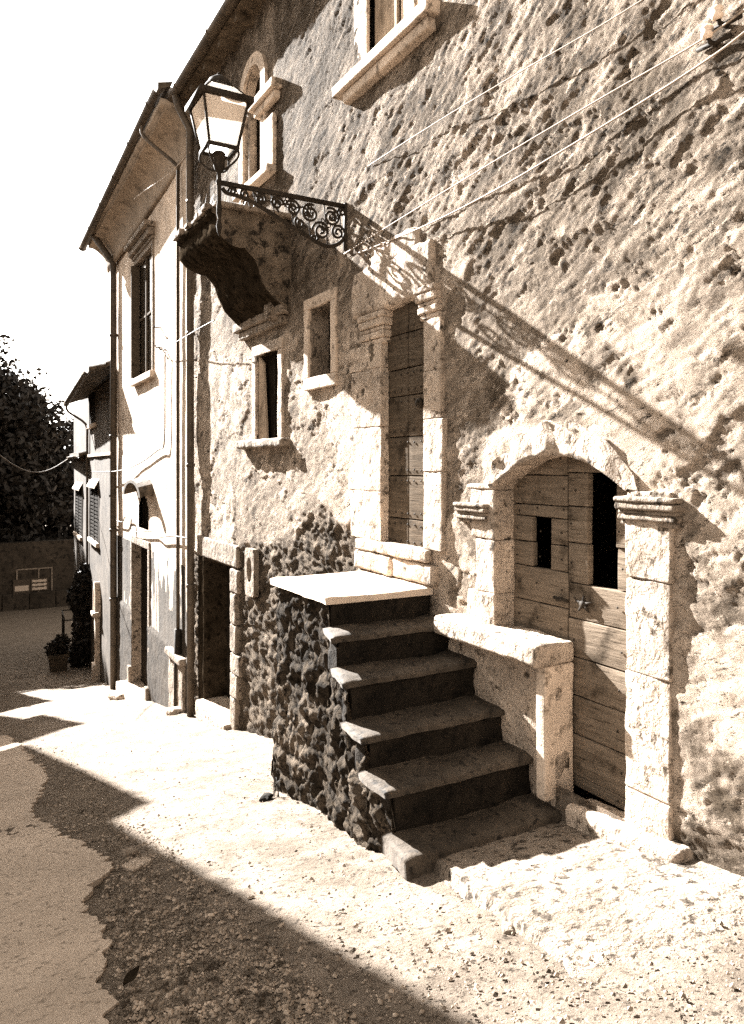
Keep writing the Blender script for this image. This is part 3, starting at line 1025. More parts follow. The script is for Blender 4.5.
mb = MB(); mb.rbox(P1(277, 175)[0], P1(244, 175)[0] + .1, 0, .12, c - .09, c - .003, .015, .006, .04)
mb.build('sill', 'frame', w, F1, True)
mb = MB(); mb.lathe((b - .13, -.05), [(.07, c), (.07, c + .05), (.055, c + .07), (.05, d - .52), (.07, d - .50), (.08, d - .42), (.09, d - .41), (.09, d - .36)], 14)
mb.build('colonnette', 'stone_grey', w, F1, True)

# --- top window with bright surround
mb = MB(); a, b, c, d = tw[:4]
w = hole_frame(H1, F1, tw, .24, .012, .02, 'frame', 'window_frame', None, .002, True, .1)
mb = MB(); mb.rbox(P1(440, 5)[0], P1(343, 95)[0], -.02, .12, c - .10, c, .012, .004, .06)
mb.rbox(P1(436, 8)[0], P1(350, 90)[0], -.02, .08, c - .20, c - .102, .02, .006, .06)
mb.build('sill', 'frame', w, F1, True)
mb = MB()
mb.box(b - .36, b, -.10, -.07, c, d); mb.box(b - .03, b, -.3, -.1, c, d)
mb.build('shutter', 'shutter', w, F1)
mb = MB(); mb.box(b - .60, b - .40, -.13, -.09, c, d); mb.box(a + .04, a + .10, -.13, -.09, c, d); mb.box(a + .10, b - .6, -.13, -.09, c, c + .06)
mb.build('casement', 'frame', w, F1)
mb = MB(); n = 26
for i in range(n):
    s0, s1 = a + .1 + (b - a - .7) * i / n, a + .1 + (b - a - .7) * (i + 1) / n
    f = lambda i: -.17 + .02 * math.sin(i * 1.3)
    mb.add([(s0, f(i), c), (s1, f(i + 1), c), (s1, f(i + 1), d), (s0, f(i), d)], [(0, 1, 2, 3)])
mb.build('curtain', 'curtain', w, F1, True)

# --- cellar doorway
mb = MB(); a, b, c, d = cd[:4]
zc = float(ground_z(0, a)) - .1
k = 0
while zc < d:
    z2 = min(zc + (.52, .30, .26, .36, .40, .3)[k % 6], d + .02)
    mb.rbox(a - (.20, .26, .34, .22, .20, .28)[k % 6], a + .005, -.35, .045, zc, z2 - .006, .02, .012, .04, 8); zc = z2; k += 1
cdw = mb.build('doorway_jamb', 'stone_grey', H1, F1, True)
mb = MB(); mb.rbox(a - .22, b + .35, -.35, .03, d + .022, d + .30, .02, .012, .05, 8)
mb.build('doorway_lintel', 'stone_grey', H1, F1, True)
mb = MB(); mb.rbox(b - .005, b + .30, -.35, .03, float(ground_z(0, b)) - .2, d + .02, .02, .012, .06, 8)
mb.build('doorway_jamb', 'shade_black', H1, F1, True)  # far jamb coloured near black for the doorway's shade
mb = MB(); mb.rbox(a - .05, b + .05, -.3, .14, float(ground_z(0, a)) - .2, float(ground_z(0, a)) + .06, .02, .012, .05, 8)
mb.build('doorstep', 'stone', H1, F1, True)
mb = MB()
for i in range(5):
    s0 = a + (b - a) * i / 5; s1 = a + (b - a) * (i + 1) / 5
    mb.rbox(s0 + .003, s1 - .003, -.34, -.30, c - .1, d + .02, .006, .003, .12)
mb.build('door', 'wood_black', H1, F1, True)

# --- pale stone with an oval spy hole beside the stairs
sv, zv = P1(253, 572); mb = MB(); vs = []; fs = []; K = 28
for i in range(K):
    w_ = 2 * math.pi * i / K
    cx_, cz_ = math.cos(w_), math.sin(w_)
    mx = max(abs(cx_), abs(cz_))
    vs += [(sv + .15 * cx_ / mx, -.02, zv + .28 * cz_ / mx), (sv + .15 * cx_ / mx, .05, zv + .28 * cz_ / mx),
           (sv + .085 * cx_, .05, zv + .03 + .15 * cz_), (sv + .07 * cx_, -.10, zv + .03 + .13 * cz_)]
for i in range(K):
    j = (i + 1) % K
    for k in range(3): fs.append((i * 4 + k, i * 4 + k + 1, j * 4 + k + 1, j * 4 + k))
mb.add(vs, fs); ob = mb.build('vent_stone', 'stone_grey', H1, F1)
mb = MB(); mb.add([(sv + .1 * math.cos(2 * math.pi * i / 12), -.09, zv + .03 + .16 * math.sin(2 * math.pi * i / 12)) for i in range(12)], [tuple(range(12))])
mb.build('vent_hole', 'wood_black', ob, F1)

# --- small balcony on a curved corbel, its underside shade put into a near-black colour
zt = EYE + .815 * D; n_o = .255 * D
prof = [(-.03, EYE + .505 * D), (.03, EYE + .512 * D), (.045 * D, EYE + .545 * D), (.085 * D, EYE + .575 * D), (.11 * D, EYE + .618 * D), (.125 * D, EYE + .665 * D), (.155 * D, EYE + .700 * D), (.20 * D, EYE + .705 * D),
        (.235 * D, EYE + .725 * D), (n_o, EYE + .745 * D), (n_o, zt - .06), (n_o + .04, zt - .05), (n_o + .04, zt), (-.03, zt)]
pp = []
for i in range(len(prof)):
    a = np.array(prof[i]); b = np.array(prof[(i + 1) % len(prof)])
    m = max(1, int(np.linalg.norm(b - a) / .05))
    for k in range(m): pp.append(tuple(a + (b - a) * k / m))
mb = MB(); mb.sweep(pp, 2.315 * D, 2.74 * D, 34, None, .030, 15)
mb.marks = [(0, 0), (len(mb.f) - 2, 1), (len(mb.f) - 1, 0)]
bal = mb.build('balcony', ['shade_black', 'stone_brown'], H1, F1, True)
bal.data.polygons[len(mb.f) - 2].use_smooth = False
mb = MB()
for i in range(9):
    s = 2.29 * D + i * .165
    mb.rbox(s, s + .15, -.02, n_o + .05 + random.uniform(-.03, .04), zt + .002, zt + .05 + random.uniform(0, .03), .015, .012, .05)
mb.build('edge_slabs', 'stone_grey', bal, F1, True)
mb = MB()
for i in range(90):
    s = random.uniform(2.31, 2.74) * D; n = random.uniform(.2, n_o + .05)
    L = random.uniform(.04, .15); dx, dy = random.uniform(-.05, .05), random.uniform(-.05, .05)
    mb.add([(s, n, zt + .05), (s + .012, n, zt + .05), (s + dx, n + dy, zt + .06 + L)], [(0, 1, 2)])
tf = mb.build('grass_tufts', 'leaf', bal, F1); tf['kind'] = 'stuff'


# ------------------------------------------------------------------ STAIRCASE
STX = [(.96 * D, .355 * D), (1.04 * D, .337 * D), (1.13 * D, .327 * D), (1.21 * D, .330 * D), (1.31 * D, .318 * D), (1.39 * D, .298 * D), (1.50 * D, .266 * D), (1.83 * D, .266 * D)]
def outer(y): return float(np.interp(y, [p[0] for p in STX], [p[1] for p in STX]))
nos = [(1.485, -.289), (1.395, -.356), (1.302, -.421), (1.210, -.499), (1.122, -.566), (1.042, -.645)]
YF = 1.818 * D
stairs = thing('stone_staircase', (-.4, 1.4 * D, float(ground_z(0, 1.4 * D))), 'dark worn stone steps with rubble flank rising to the high door', 'staircase')
Zn = [EYE + z * D for _, z in nos]; Yn = [y * D for y, _ in nos]
# landing slab: pale stone
def tread_slab(mb, y0, y1, zt, th, back=-.02, amp=.008, over=.02, seed=0):
    """slab whose outer end follows the flaring flank"""
    a = lin(y0, y1, .03); b = np.linspace(0, 1, 34)
    A_, B_ = np.meshgrid(a, b, indexing='ij')
    o = np.array([outer(y) for y in a])[:, None] + over
    N_ = back + (o - back) * B_
    h = amp * fbm(A_ * 6, N_ * 6, None, 3, 200 + seed)
    e = np.minimum(np.minimum((A_ - y0), (y1 - A_)), (1 - B_) * (o - back))
    ey = np.minimum((A_ - y0), (1 - B_) * (o - back))
    worn = -.012 * sstep(.05, 0, ey)
    top = zt + h + worn - .006 * np.sin(B_ * math.pi) * 1.5
    jit = .010 * fbm(N_ * 8, A_ * 3, None, 3, 300 + seed)
    A2 = A_ + jit * sstep(.05, 0, A_ - y0)
    N2 = N_ + .012 * fbm(A_ * 9, A_ * 0, None, 3, 310 + seed) * (B_ > .98)
    P = np.stack([A2, N2, top], -1); Q = np.stack([A2, N2 - .006 * (B_ > .98), np.full_like(top, zt - th) + .4 * h], -1)
    na, nb_ = A_.shape
    base = mb.nv
    mb.grid(P); mb.grid(Q)
    M = na * nb_
    for i in range(na - 1):
        for j in (0, nb_ - 1):
            p = base + i * nb_ + j; q = base + (i + 1) * nb_ + j
            mb.f.append((p, q, q + M, p + M))
    for j in range(nb_ - 1):
        for i in (0, na - 1):
            p = base + i * nb_ + j; q = p + 1
            mb.f.append((p, q, q + M, p + M))
    return mb

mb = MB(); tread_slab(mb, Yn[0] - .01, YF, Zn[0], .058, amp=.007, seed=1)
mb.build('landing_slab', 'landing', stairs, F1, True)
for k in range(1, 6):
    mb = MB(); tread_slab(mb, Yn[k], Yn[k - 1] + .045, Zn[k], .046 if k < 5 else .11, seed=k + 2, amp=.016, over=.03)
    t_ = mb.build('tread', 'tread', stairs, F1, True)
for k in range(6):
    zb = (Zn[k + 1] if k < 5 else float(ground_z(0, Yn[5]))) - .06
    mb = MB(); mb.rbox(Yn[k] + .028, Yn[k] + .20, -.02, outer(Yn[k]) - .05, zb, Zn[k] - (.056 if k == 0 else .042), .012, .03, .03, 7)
    mb.build('riser', 'moss_shade', stairs, F1, True)
# rubble flank (outer side, front heel and far end)
ya = lin(Yn[5] + .03, YF - .015, .016)
def top_at(y):
    z = Zn[0] - .055
    for k in range(5, 0, -1):
        if y < Yn[k - 1] + .03: return Zn[k] - .04
    return z
tops = np.array([top_at(y) for y in ya])
gz = ground_z(0, ya) - .15
tz = np.linspace(0, 1, 78)
Yg, Tg = np.meshgrid(ya, tz, indexing='ij')
Zg = gz[:, None] + (tops - gz)[:, None] * Tg
og = np.array([outer(y) for y in ya])[:, None]
batter = .05 * (1 - Tg) * sstep(1.3 * D, 1.5 * D, Yg)
wq = .4 * fbm(Yg * 3.5, Zg * 3.5, None, 3, 5)
w1, w2, c1 = worley(Yg * 3.8 + 1.8 * wq, Zg * 5.4 + wq, 16)
st_h = .038 * sstep(.02, .6, w2 - w1) * (.1 + 1.0 * c1) - .03 + .050 * fbm(Yg * 9, Zg * 9, None, 4, 17, .65) + .02 * fbm(Yg * 28, Zg * 28, None, 2, 18)
endf = sstep(0, .06, YF - .015 - Yg) * sstep(0, .05, Yg - Yn[5])
Yg = Yg - .045 * sstep(.10, 0, YF - .015 - Yg) * (.5 + .9 * fbm(Zg * 5, Zg * 0, None, 4, 88))
Ng = og - .012 - .05 * sstep(.09, 0, YF - .015 - Yg) * (1 + fbm(Zg * 6, Zg * 0, None, 4, 89)) + batter + st_h * (.3 + .7 * endf) * np.where(Tg > .97, .3, 1)
pale = np.clip(sstep(.8, .95, c1) * .5 + sstep(.18, .45, fbm(Yg * 1.7, Zg * 1.7, None, 3, 19)) * .6, 0, 1) * sstep(.0, .12, w2 - w1)
mb = MB(); mb.grid(np.stack([Yg, Ng, Zg], -1)); at = [pale.ravel()]
nn = mb.nv
# far end wall
bl = np.linspace(0, 1, 40); zt_ = np.linspace(float(gz[-1]), Zn[0] - .044, 70)
B_, Z_ = np.meshgrid(bl, zt_, indexing='ij')
n_e = Ng[-1].max() * 0 + np.interp(zt_, Zg[-1], Ng[-1])[None, :]
w1, w2, c1 = worley(B_ * 6.5, Z_ * 9.5, 26)
P_ = np.stack([YF - .015 + (.05 * sstep(.03, .34, w2 - w1) - .02) * sstep(0, .08, 1 - B_), -.02 + (n_e + .02) * B_, Z_], -1)
mb.grid(P_)
# near heel closing the mouth of the flank
B3, Z3 = np.meshgrid(np.linspace(0, 1, 20), np.linspace(float(gz[0]), tops[0], 12), indexing='ij')
n_h = np.interp(Z3[0], Zg[0], Ng[0])[None, :]
mb.grid(np.stack([np.full_like(B3, Yn[5] + .03) + .01 * vnoise(B3 * 9, Z3 * 20), -.02 + (n_h + .02) * B3, Z3], -1))
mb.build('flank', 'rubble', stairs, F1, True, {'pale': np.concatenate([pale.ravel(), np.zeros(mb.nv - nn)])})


# ------------------------------------------------------------------ STREET LAMP on its wall bracket
LX, LY = .377 * D, 1.908 * D          # n (out of the wall) and s
def zp(y): return EYE + (HY - y) * .008359
lamp = thing('street_lamp', (0, LY, EYE + .738 * D), 'black four sided street lantern on scrolled wrought iron wall bracket', 'street lamp')
zbar = EYE + .738 * D
mb = MB()
mb.box(LY - .016, LY + .016, -.03, LX + .02, zbar - .018, zbar + .018)
mb.box(LY - .022, LY + .022, -.03, .03, zbar - .40, zbar + .03)
def bx(x): return (347 - x) / 128.0 * LX      # bracket pixel column to distance from the wall
low = [(222, .04), (226, .075), (237, .085), (249, .11), (268, .18), (286, .255), (304, .325), (321, .385), (334, .37), (343, .30), (346, .22)]
lowp = [(LY, bx(x), zbar - d) for x, d in low]
# smooth
def smooth(pts, k=5):
    P_ = np.array(pts); out = []
    n = len(P_)
    for i in range(n - 1):
        p0, p1, p2, p3 = P_[max(i - 1, 0)], P_[i], P_[i + 1], P_[min(i + 2, n - 1)]
        for j in range(k):
            t_ = j / k
            out.append(.5 * ((2 * p1) + (-p0 + p2) * t_ + (2 * p0 - 5 * p1 + 4 * p2 - p3) * t_ ** 2 + (-p0 + 3 * p1 - 3 * p2 + p3) * t_ ** 3))
    out.append(P_[-1])
    return out
mb.tube(smooth(lowp), .019, 8)
brk = mb.build('bracket', 'iron', lamp, F1, True)
mb = MB()
def spiral(cx_, dz, r, turns, dirn, start, rr=.008):
    pts = []
    for i in range(int(22 * turns)):
        a = start + dirn * 2 * math.pi * i / 22; q = r * (1 - .85 * i / (22 * turns))
        pts.append((LY, cx_ + q * math.cos(a), zbar - dz + q * math.sin(a)))
    mb.tube(pts, rr * 1.45, 6)
for (x, dz, r, tr, dr_, s0) in ((231, .055, .035, 1.3, 1, 0), (243, .06, .045, 1.5, -1, 2), (258, .075, .055, 1.6, 1, 1), (274, .085, .06, 1.7, -1, 3), (290, .10, .075, 1.8, 1, 0), (297, .22, .05, 1.4, -1, 1),
                              (308, .12, .085, 2.0, -1, 2), (319, .26, .085, 1.9, 1, 0), (330, .12, .085, 2.0, 1, 1), (337, .25, .07, 1.8, -1, 3), (341, .06, .04, 1.4, 1, 0), (312, .33, .04, 1.3, 1, 2)):
    spiral(bx(x), dz, r, tr, dr_, s0)
for (x, dz, r) in ((306, .10, .035), (323, .20, .04), (334, .11, .03), (286, .06, .03)):
    for k in range(6):
        w_ = 2 * math.pi * k / 6; c_ = np.array([LY, bx(x) + r * math.cos(w_), zbar - dz + r * math.sin(w_)])
        mb.tube([c_ + np.array([0, .018 * math.cos(q), .018 * math.sin(q)]) for q in np.linspace(0, 2 * math.pi, 9)], .006, 5)
for x in (233, 250, 268, 287, 304, 322, 338): mb.tube([(LY, bx(x), zbar), (LY + .0, bx(x + 4), zbar - np.interp(x + 4, [q[0] for q in low], [q[1] for q in low]))], .006, 5)
for (x, w_) in ((262, 1), (296, -1), (280, 1)):
    mb.tube(smooth([(LY, bx(x - 10), zbar - .03), (LY, bx(x - 4), zbar - .09), (LY, bx(x + 6), zbar - .08), (LY, bx(x + 14), zbar - .16)]), .008, 6)
mb.build('scrollwork', 'iron', brk, F1, True)
mb = MB()
mb.lathe((LY, LX), [(.001, zp(236)), (.014, zp(233)), (.026, zp(226)), (.012, zp(219)), (.022, zp(214)), (.022, zp(206)), (.018, zp(203)), (.018, zp(184)), (.03, zp(182)), (.018, zp(179)), (.018, zp(173)), (.034, zp(171)), (.048, zp(166)), (.048, zp(155)), (.055, zp(154)), (.04, zp(152)), (.001, zp(151.5))], 16)
mb.build('pole', 'iron', lamp, F1, True)
zb_, zt_l = zp(150.5), zp(106); hb_, ht_ = .120, .188
mb = MB()
def ring(h, z, w, t_):
    for sgn in (-1, 1):
        mb.box(LY - h - w / 2, LY + h + w / 2, LX + sgn * h - w / 2, LX + sgn * h + w / 2, z - t_, z + t_)
        mb.box(LY + sgn * h - w / 2, LY + sgn * h + w / 2, LX - h + w / 2 + .001, LX + h - w / 2 - .001, z - t_ * .98, z + t_ * .98)
ring(hb_, zb_, .024, .014); ring(ht_ + .015, zt_l + .012, .045, .022)
for a in (-1, 1):
    for b in (-1, 1):
        mb.tube([(LY + a * hb_, LX + b * hb_, zb_), (LY + a * ht_, LX + b * ht_, zt_l)], .012, 6)
        mb.tube(smooth([(LY + a * hb_, LX + b * hb_, zb_), (LY + a * .125, LX + b * .125, zb_ - .07), (LY + a * .07, LX + b * .07, zb_ - .14), (LY + a * .025, LX + b * .025, zb_ - .165)]), .009, 6)
        mb.tube([(LY + a * (ht_), LX + b * (ht_), zt_l + .03), (LY + a * .105, LX + b * .105, zp(89.5))], .009, 6)
mb.build('lantern_frame', 'iron', lamp, F1, True)
for (a, b) in ((-1, 0), (1, 0), (0, -1), (0, 1)):
    mb = MB()
    q = []
    for (h, z) in ((hb_ - .004, zb_ + .014), (ht_ - .006, zt_l - .008)):
        for e in (-1, 1):
            p = (a * h if a else e * h, b * h if b else e * h)
            q.append((LY + p[0], LX + p[1], z))
    q = [np.array(p) for p in q]; e0, e1 = q[0] + (q[2] - q[0]) * .56, q[1] + (q[3] - q[1]) * .50
    mb.add([q[0], q[1], e1, e0, q[3], q[2]], [(0, 1, 2, 3)]); mb.mark(1); mb.add([e0, e1, q[3], q[2]], [(0, 1, 2, 3)])
    mb.marks = [(0, 0), (1, 1)]
    mb.build('glass_pane', ['milk', 'milk_shade'], lamp, F1)
mb = MB()
for (a, b) in ((-1, 0), (1, 0), (0, -1), (0, 1)):
    q = []
    for (h, z) in ((ht_ - .002, zt_l + .036), (.104, zp(89.8))):
        for e in (-1, 1):
            p = (a * h if a else e * h, b * h if b else e * h)
            q.append((LY + p[0], LX + p[1], z))
    mb.add([q[0], q[1], q[3], q[2]], [(0, 1, 2, 3)])
mb.build('lantern_roof', 'milk', lamp, F1)
mb = MB()
mb.lathe((LY, LX), [(.001, zp(88)), (.10, zp(88.5)), (.118, zp(88)), (.118, zp(86.5)), (.10, zp(84)), (.085, zp(80.5)), (.05, zp(77.5)), (.02, zp(76.3)), (.012, zp(75.8)), (.02, zp(74.6)), (.012, zp(73.4)), (.001, zp(72.5))], 18)
mb.build('cap', 'iron', lamp, F1, True)


# ------------------------------------------------------------------ WIRES on the near wall
def wire(name, pts, r, mat, label, fac=F1, n=.045, cat='cable', sag=0.0, group=None):
    P_ = []
    for p in pts:
        nn = p[2] if len(p) > 2 else n
        s, z = fac.pix(p[0], p[1], nn); P_.append((s, nn, z))
    mb = MB(); mb.tube(smooth(P_, 6), r, 6)
    return tag(mb.build(name, mat, None, fac, True), label, cat, group)

wire('cable', [(368, 166, .03), (440, 120, .05), (520, 72, .05), (600, 26, .05), (655, -8, .05), (720, -48, .05)], .0038, 'cable', 'uppermost and thinnest of the three pale cables on the rough wall')
wire('cable', [(344, 254, .02), (395, 222, .05), (460, 182, .06), (530, 140, .06), (610, 93, .06), (700, 41, .07), (752, 4, .07)], .0045, 'cable', 'middle pale cable running from the lamp bracket to the upper white insulator')
wire('cable', [(356, 254, .02), (420, 228, .05), (492, 192, .06), (570, 146, .06), (650, 97, .06), (717, 53, .08), (752, 26, .07)], .0055, 'cable', 'lowest and thickest pale cable sagging across the rough wall')
for (x, y, lab) in ((711, 36, 'dark iron hook with porcelain knob carrying the middle cable'), (721, 17, 'white porcelain knob on the wall above the cable hook')):
    s, z = P1(x, y, .05)
    r_ = thing('insulator', F1.pt(s, 0, z), lab, 'insulator')
    mb = MB(); mb.tube([(s, -.03, z - .03), (s, .06, z - .03), (s, .075, z - .01)], .011, 7); mb.tube([(s - .09, .03, z - .035), (s + .09, .03, z - .02)], .012, 7)
    mb.build('hook', 'iron', r_, F1, True)
    mb = MB(); mb.lathe((s, .078), [(.001, z - .02), (.022, z - .018), (.03, z), (.018, z + .012), (.03, z + .024), (.022, z + .04), (.001, z + .045)], 12)
    mb.build('knob', 'porcelain', r_, F1, True)

# ------------------------------------------------------------------ WHITE HOUSE
def P2(px, py, n=0.0): return F2.pix(px, py, n)
L2 = 6.72
H2 = thing('white_house', F2.pt(3.3, 0, float(ground_z(0, 14.4))), 'tall white plastered house with coved eaves and hooded doorway', 'house')
ZT2a, ZT2b = EYE + 1.50 * D, EYE + 1.43 * D
w2_ = (P2(153, 300)[0], P2(136, 300)[0], P2(145, 375)[1], P2(153, 246)[1], 0)
d2_ = (P2(149, 600)[0], P2(133, 600)[0], EYE - 1.42 * D, P2(148, 549)[1], 0)
l2_ = (P2(149, 510)[0], P2(139, 510)[0], P2(145, 529)[1], P2(145, 496)[1], .2)
holes2 = [w2_, d2_, l2_]
def d_wall2(S, Z): return .012 * fbm(S * .8, Z * .8, None, 3, 401) + .003 * fbm(S * 7, Z * 7, None, 3, 402)
mb, _ = wall_grid(F2, lin(0, L2, .07), lin(EYE - 1.9 * D, ZT2a + .1, .07), holes2, d_wall2, bottom=lambda s: ground_z(0, s + 11.1) - .3)
shell(mb, 0, L2, 6.0, EYE - 1.9 * D, ZT2a)
wall2 = mb.build('wall', 'white', H2, F2, True)
# grey plaster base
zd = EYE - .91 * D
mbs, _ = wall_grid(F2, lin(0, L2, .05), lin(EYE - 1.9 * D, zd, .05), [d2_],
                   lambda S, Z: .035 + .012 * fbm(S * 4, Z * 4, None, 4, 411) + .008 * fbm(S * 14, Z * 14, None, 2, 412) - .03 * sstep(.06, 0, zd - Z), bottom=lambda s: ground_z(0, s + 11.1) - .3)
mbs.build('plaster_base', 'dado', H2, F2, True)
def g2n(s): return .50 + .10 * s / L2
def g2z(s): return EYE + (1.715 - .135 * s / L2) * D
# coved cornice
prof = [(-.03, -.10)]
for k in range(9):
    w_ = math.pi / 2 * k / 8
    prof.append((.02 + .36 * (1 - math.cos(w_)), .44 * math.sin(w_)))
prof += [(.40, .44), (.40, .50), (.46, .50), (.46, .60), (-.03, .60)]
mb = MB(); mb.sweep(prof, -.02, L2 + .35, 40, lambda s: (g2n(s) - .50, ZT2a + .0 - .04 + (ZT2b - ZT2a) * s / L2), .010, 44)
mb.build('cornice', 'cornice', H2, F2, True)
gutter(H2, F2, -.05, L2 + .55, g2n, g2z, .085, .45)
tiled_roof(H2, F2, -.03, L2 + .4, .5, lambda s: g2z(s) + .05, 3.2, .36)
pb = P2(178, 400, .05)[0]
mb = MB(); sg = 1.0
mb.tube(smooth([(sg, g2n(sg), g2z(sg) - .06), (sg - .02, g2n(sg) - .02, g2z(sg) - .25), (pb, .10, ZT2a - .10), (pb, .05, ZT2a - .2)], 4) + [(pb, .05, EYE - .8 * D)], .028, 10)
dp = mb.build('drainpipe', 'pipe', H2, F2, True); dp['label'] = 'thin pipe bending in from the gutter'
mb = MB(); mb.tube([(pb, .05, EYE - .8 * D), (pb, .06, float(ground_z(0, 11.1 + pb)))], .06, 10)
mb.build('pipe_foot', 'iron', dp, F2, True)
pc = P2(114, 500, .08)[0]
mb = MB(); mb.tube([(pc, g2n(pc) - .1, g2z(pc) - .08), (pc, .10, ZT2b - .1), (pc, .09, ZT2b - .4), (pc, .09, float(ground_z(0, 11.1 + pc)))], .072, 12)
for z in (EYE + .9 * D, EYE + .2 * D, EYE - .45 * D, EYE - .93 * D): mb.tube([(pc, .09, z - .03), (pc, .09, z + .03)], .09, 12)
dp2 = mb.build('drainpipe', 'pipe', H2, F2, True); dp2['label'] = 'stout brown downpipe at the far corner'
# window
w = hole_frame(H2, F2, w2_, .10, .03, .22, 'stone_grey', 'window_frame', None, .003, True, .2)
mb = MB(); a, b, c, d = w2_[:4]
mb.rbox(a - .18, b + .18, -.02, .09, c - .13, c - .003, .012, .004, .1); mb.build('sill', 'frame', w, F2, True)
mb = MB(); mb.rbox(a - .20, b + .20, -.02, .20, d + .30, d + .40, .012, .004, .1); mb.rbox(a - .16, b + .16, -.02, .12, d + .17, d + .297, .012, .004, .1); mb.rbox(a - .12, b + .12, -.02, .06, d + .102, d + .168, .012, .004, .1)
mb.build('window_cornice', 'stone_grey', w, F2, True)
mb = MB(); mb.add([(a, -.07, c), (b, -.07, c), (b, -.07, d), (a, -.07, d)], [(0, 1, 2, 3)]); mb.build('pane', 'glass', w, F2)
mb = MB(); m_ = (a + b) / 2; mb.box(m_ - .03, m_ + .03, -.065, -.03, c, d); mb.box(a, m_ - .031, -.065, -.04, (c + d) / 2, (c + d) / 2 + .04); mb.box(m_ + .031, b, -.065, -.04, (c + d) / 2, (c + d) / 2 + .04)
mb.build('casement', 'wood_dark', w, F2)
mb = MB(); mb.box(b - .05, b - .005, -.05, .10, c + .02, d - .02); mb.build('shutter', 'wood_dark', w, F2)
# door
fr = hole_frame(H2, F2, d2_, .14, .03, .22, 'stone_grey', 'door_frame', None, .004, True, .2)
a, b, c, d = d2_[:4]
gzd = float(ground_z(0, 11.1 + (a + b) / 2))
for (p_, q_) in ((a - .17, a + .01), (b - .01, b + .17)):
    mb = MB(); mb.rbox(p_, q_, -.1, .09, gzd - .2, gzd + .41, .015, .006, .1); mb.build('plinth', 'stone_grey', fr, F2, True)
mb = MB()
for i in range(6):
    mb.rbox(a + (b - a) * i / 6 + .003, a + (b - a) * (i + 1) / 6 - .003, -.20, -.16, c, d, .005, .002, .3)
mb.build('door', 'wood_black', H2, F2, True)
mb = MB(); mb.rbox(a - .25, b + .20, -.25, .30, gzd - .30, gzd + .10, .02, .01, .1); mb.build('doorstep', 'stone', H2, F2, True)
# lunette over the door
a, b, c, d = l2_[:4]
mb = MB(); mb.add([(a - .05, -.10, c - .05), (b + .05, -.10, c - .05), (b + .05, -.10, d + .05), (a - .05, -.10, d + .05)], [(0, 1, 2, 3)])
for i in range(4): s = a + (b - a) * (i + .5) / 4; mb.tube([(s, -.06, c), (s, -.06, d)], .012, 6)
lun = mb.build('grille_window', 'wood_black', H2, F2)
# tiled hood
sa, za = P2(149, 489, .1); sb, _ = P2(131, 489, .1)
mb = MB(); K = 10
vs = []; fs = []
for i in range(2):
    n_ = (-.02, .26)[i]; dz = (0.04, -.03)[i]
    for k in range(K + 1):
        w_ = math.pi * k / K
        for r_ in (1.0, .82):
            vs.append(((sa + sb) / 2 + r_ * (sb - sa) / 2 * math.cos(w_), n_, za - .12 + dz + r_ * .30 * math.sin(w_)))
m_ = 2 * (K + 1)
for k in range(K):
    fs += [(2 * k, 2 * k + 2, m_ + 2 * k + 2, m_ + 2 * k), (2 * k + 1, 2 * k + 3, m_ + 2 * k + 3, m_ + 2 * k + 1), (m_ + 2 * k, m_ + 2 * k + 2, m_ + 2 * k + 3, m_ + 2 * k + 1)]
fs += [(0, m_, m_ + 1, 1), (2 * K, m_ + 2 * K, m_ + 2 * K + 1, 2 * K + 1)]
mb.add(vs, fs); mb.build('door_hood', 'tile', H2, F2)
# ledge by the corner
mb = MB(); s0, z0 = P2(188, 663); s1, _ = P2(174, 657)
mb.rbox(max(s0, -.02), s1 + .1, -.02, .13, z0 - .05, z0 + .06, .02, .01, .06); mb.rbox(max(s0, -.02) + .02, s1 + .05, .0, .08, float(ground_z(0, 11.2)) - .2, z0 - .052, .02, .01, .08)
mb.build('stone_ledge', 'stone_grey', H2, F2, True)
# iron hooks
for (x, y) in ((161, 328), (162, 348), (166, 350)):
    mb = MB(); s, z = P2(x, y); mb.tube([(s, -.02, z), (s, .10, z), (s, .12, z + .05)], .012, 6)
    mb.build('wall_hook', 'iron', H2, F2, True)
wire('cable', [(112, 519), (122, 522), (125, 517), (131, 519), (132, 531), (150, 531), (155, 533), (160, 537), (172, 536), (191, 539)], .012, 'dark_cable', 'dark cable stepping over the door hood of the white house', F2, .07)
wire('cable', [(92, 472, .2), (118, 471, .12), (140, 463), (158, 450), (164, 444), (165, 400), (165, 352)], .011, 'dark_cable', 'dark cable dropping from wall hooks and sagging to the far downpipe', F2, .06)
wire('cable', [(163, 350, .1), (178, 341, .15), (200, 328, .2), (215, 320, .25)], .007, 'dark_cable', 'short thin cable from wall hooks to the balcony corbel', F2, .06)
wire('cable', [(134, 199, .35), (150, 187, .3), (168, 175, .2), (190, 152, .1)], .008, 'cable', 'pale frayed cable hanging under the coved eaves', F2, .2)

# ------------------------------------------------------------------ BROWN HOUSE
def P3(px, py, n=0.0): return F3.pix(px, py, n)
L3 = 5.55
g3 = F3.pt(2.6, 0, 0)
H3 = thing('brown_house', (g3[0], g3[1], float(ground_z(0, g3[1]))), 'lower tan rendered house, eave shade painted up top, with two shuttered windows and wall shrine', 'house')
ZT3 = EYE + .66 * D
wa = (P3(99, 510)[0], P3(91, 510)[0], P3(95, 540)[1], P3(95, 488)[1], 0)
wb_ = (P3(82.5, 510)[0], P3(76, 510)[0], P3(79, 534)[1], P3(79, 490)[1], 0)
wc = (P3(96, 410)[0], P3(90, 410)[0], P3(93, 424)[1], P3(93, 393)[1], 0)
wd = (P3(80, 610)[0], P3(74, 610)[0], P3(77, 628)[1], P3(77, 585)[1], 0)
holes3 = [wa, wb_, wc, wd]
zu = P3(95, 455)[1]
oy3 = _e2[1] + .05
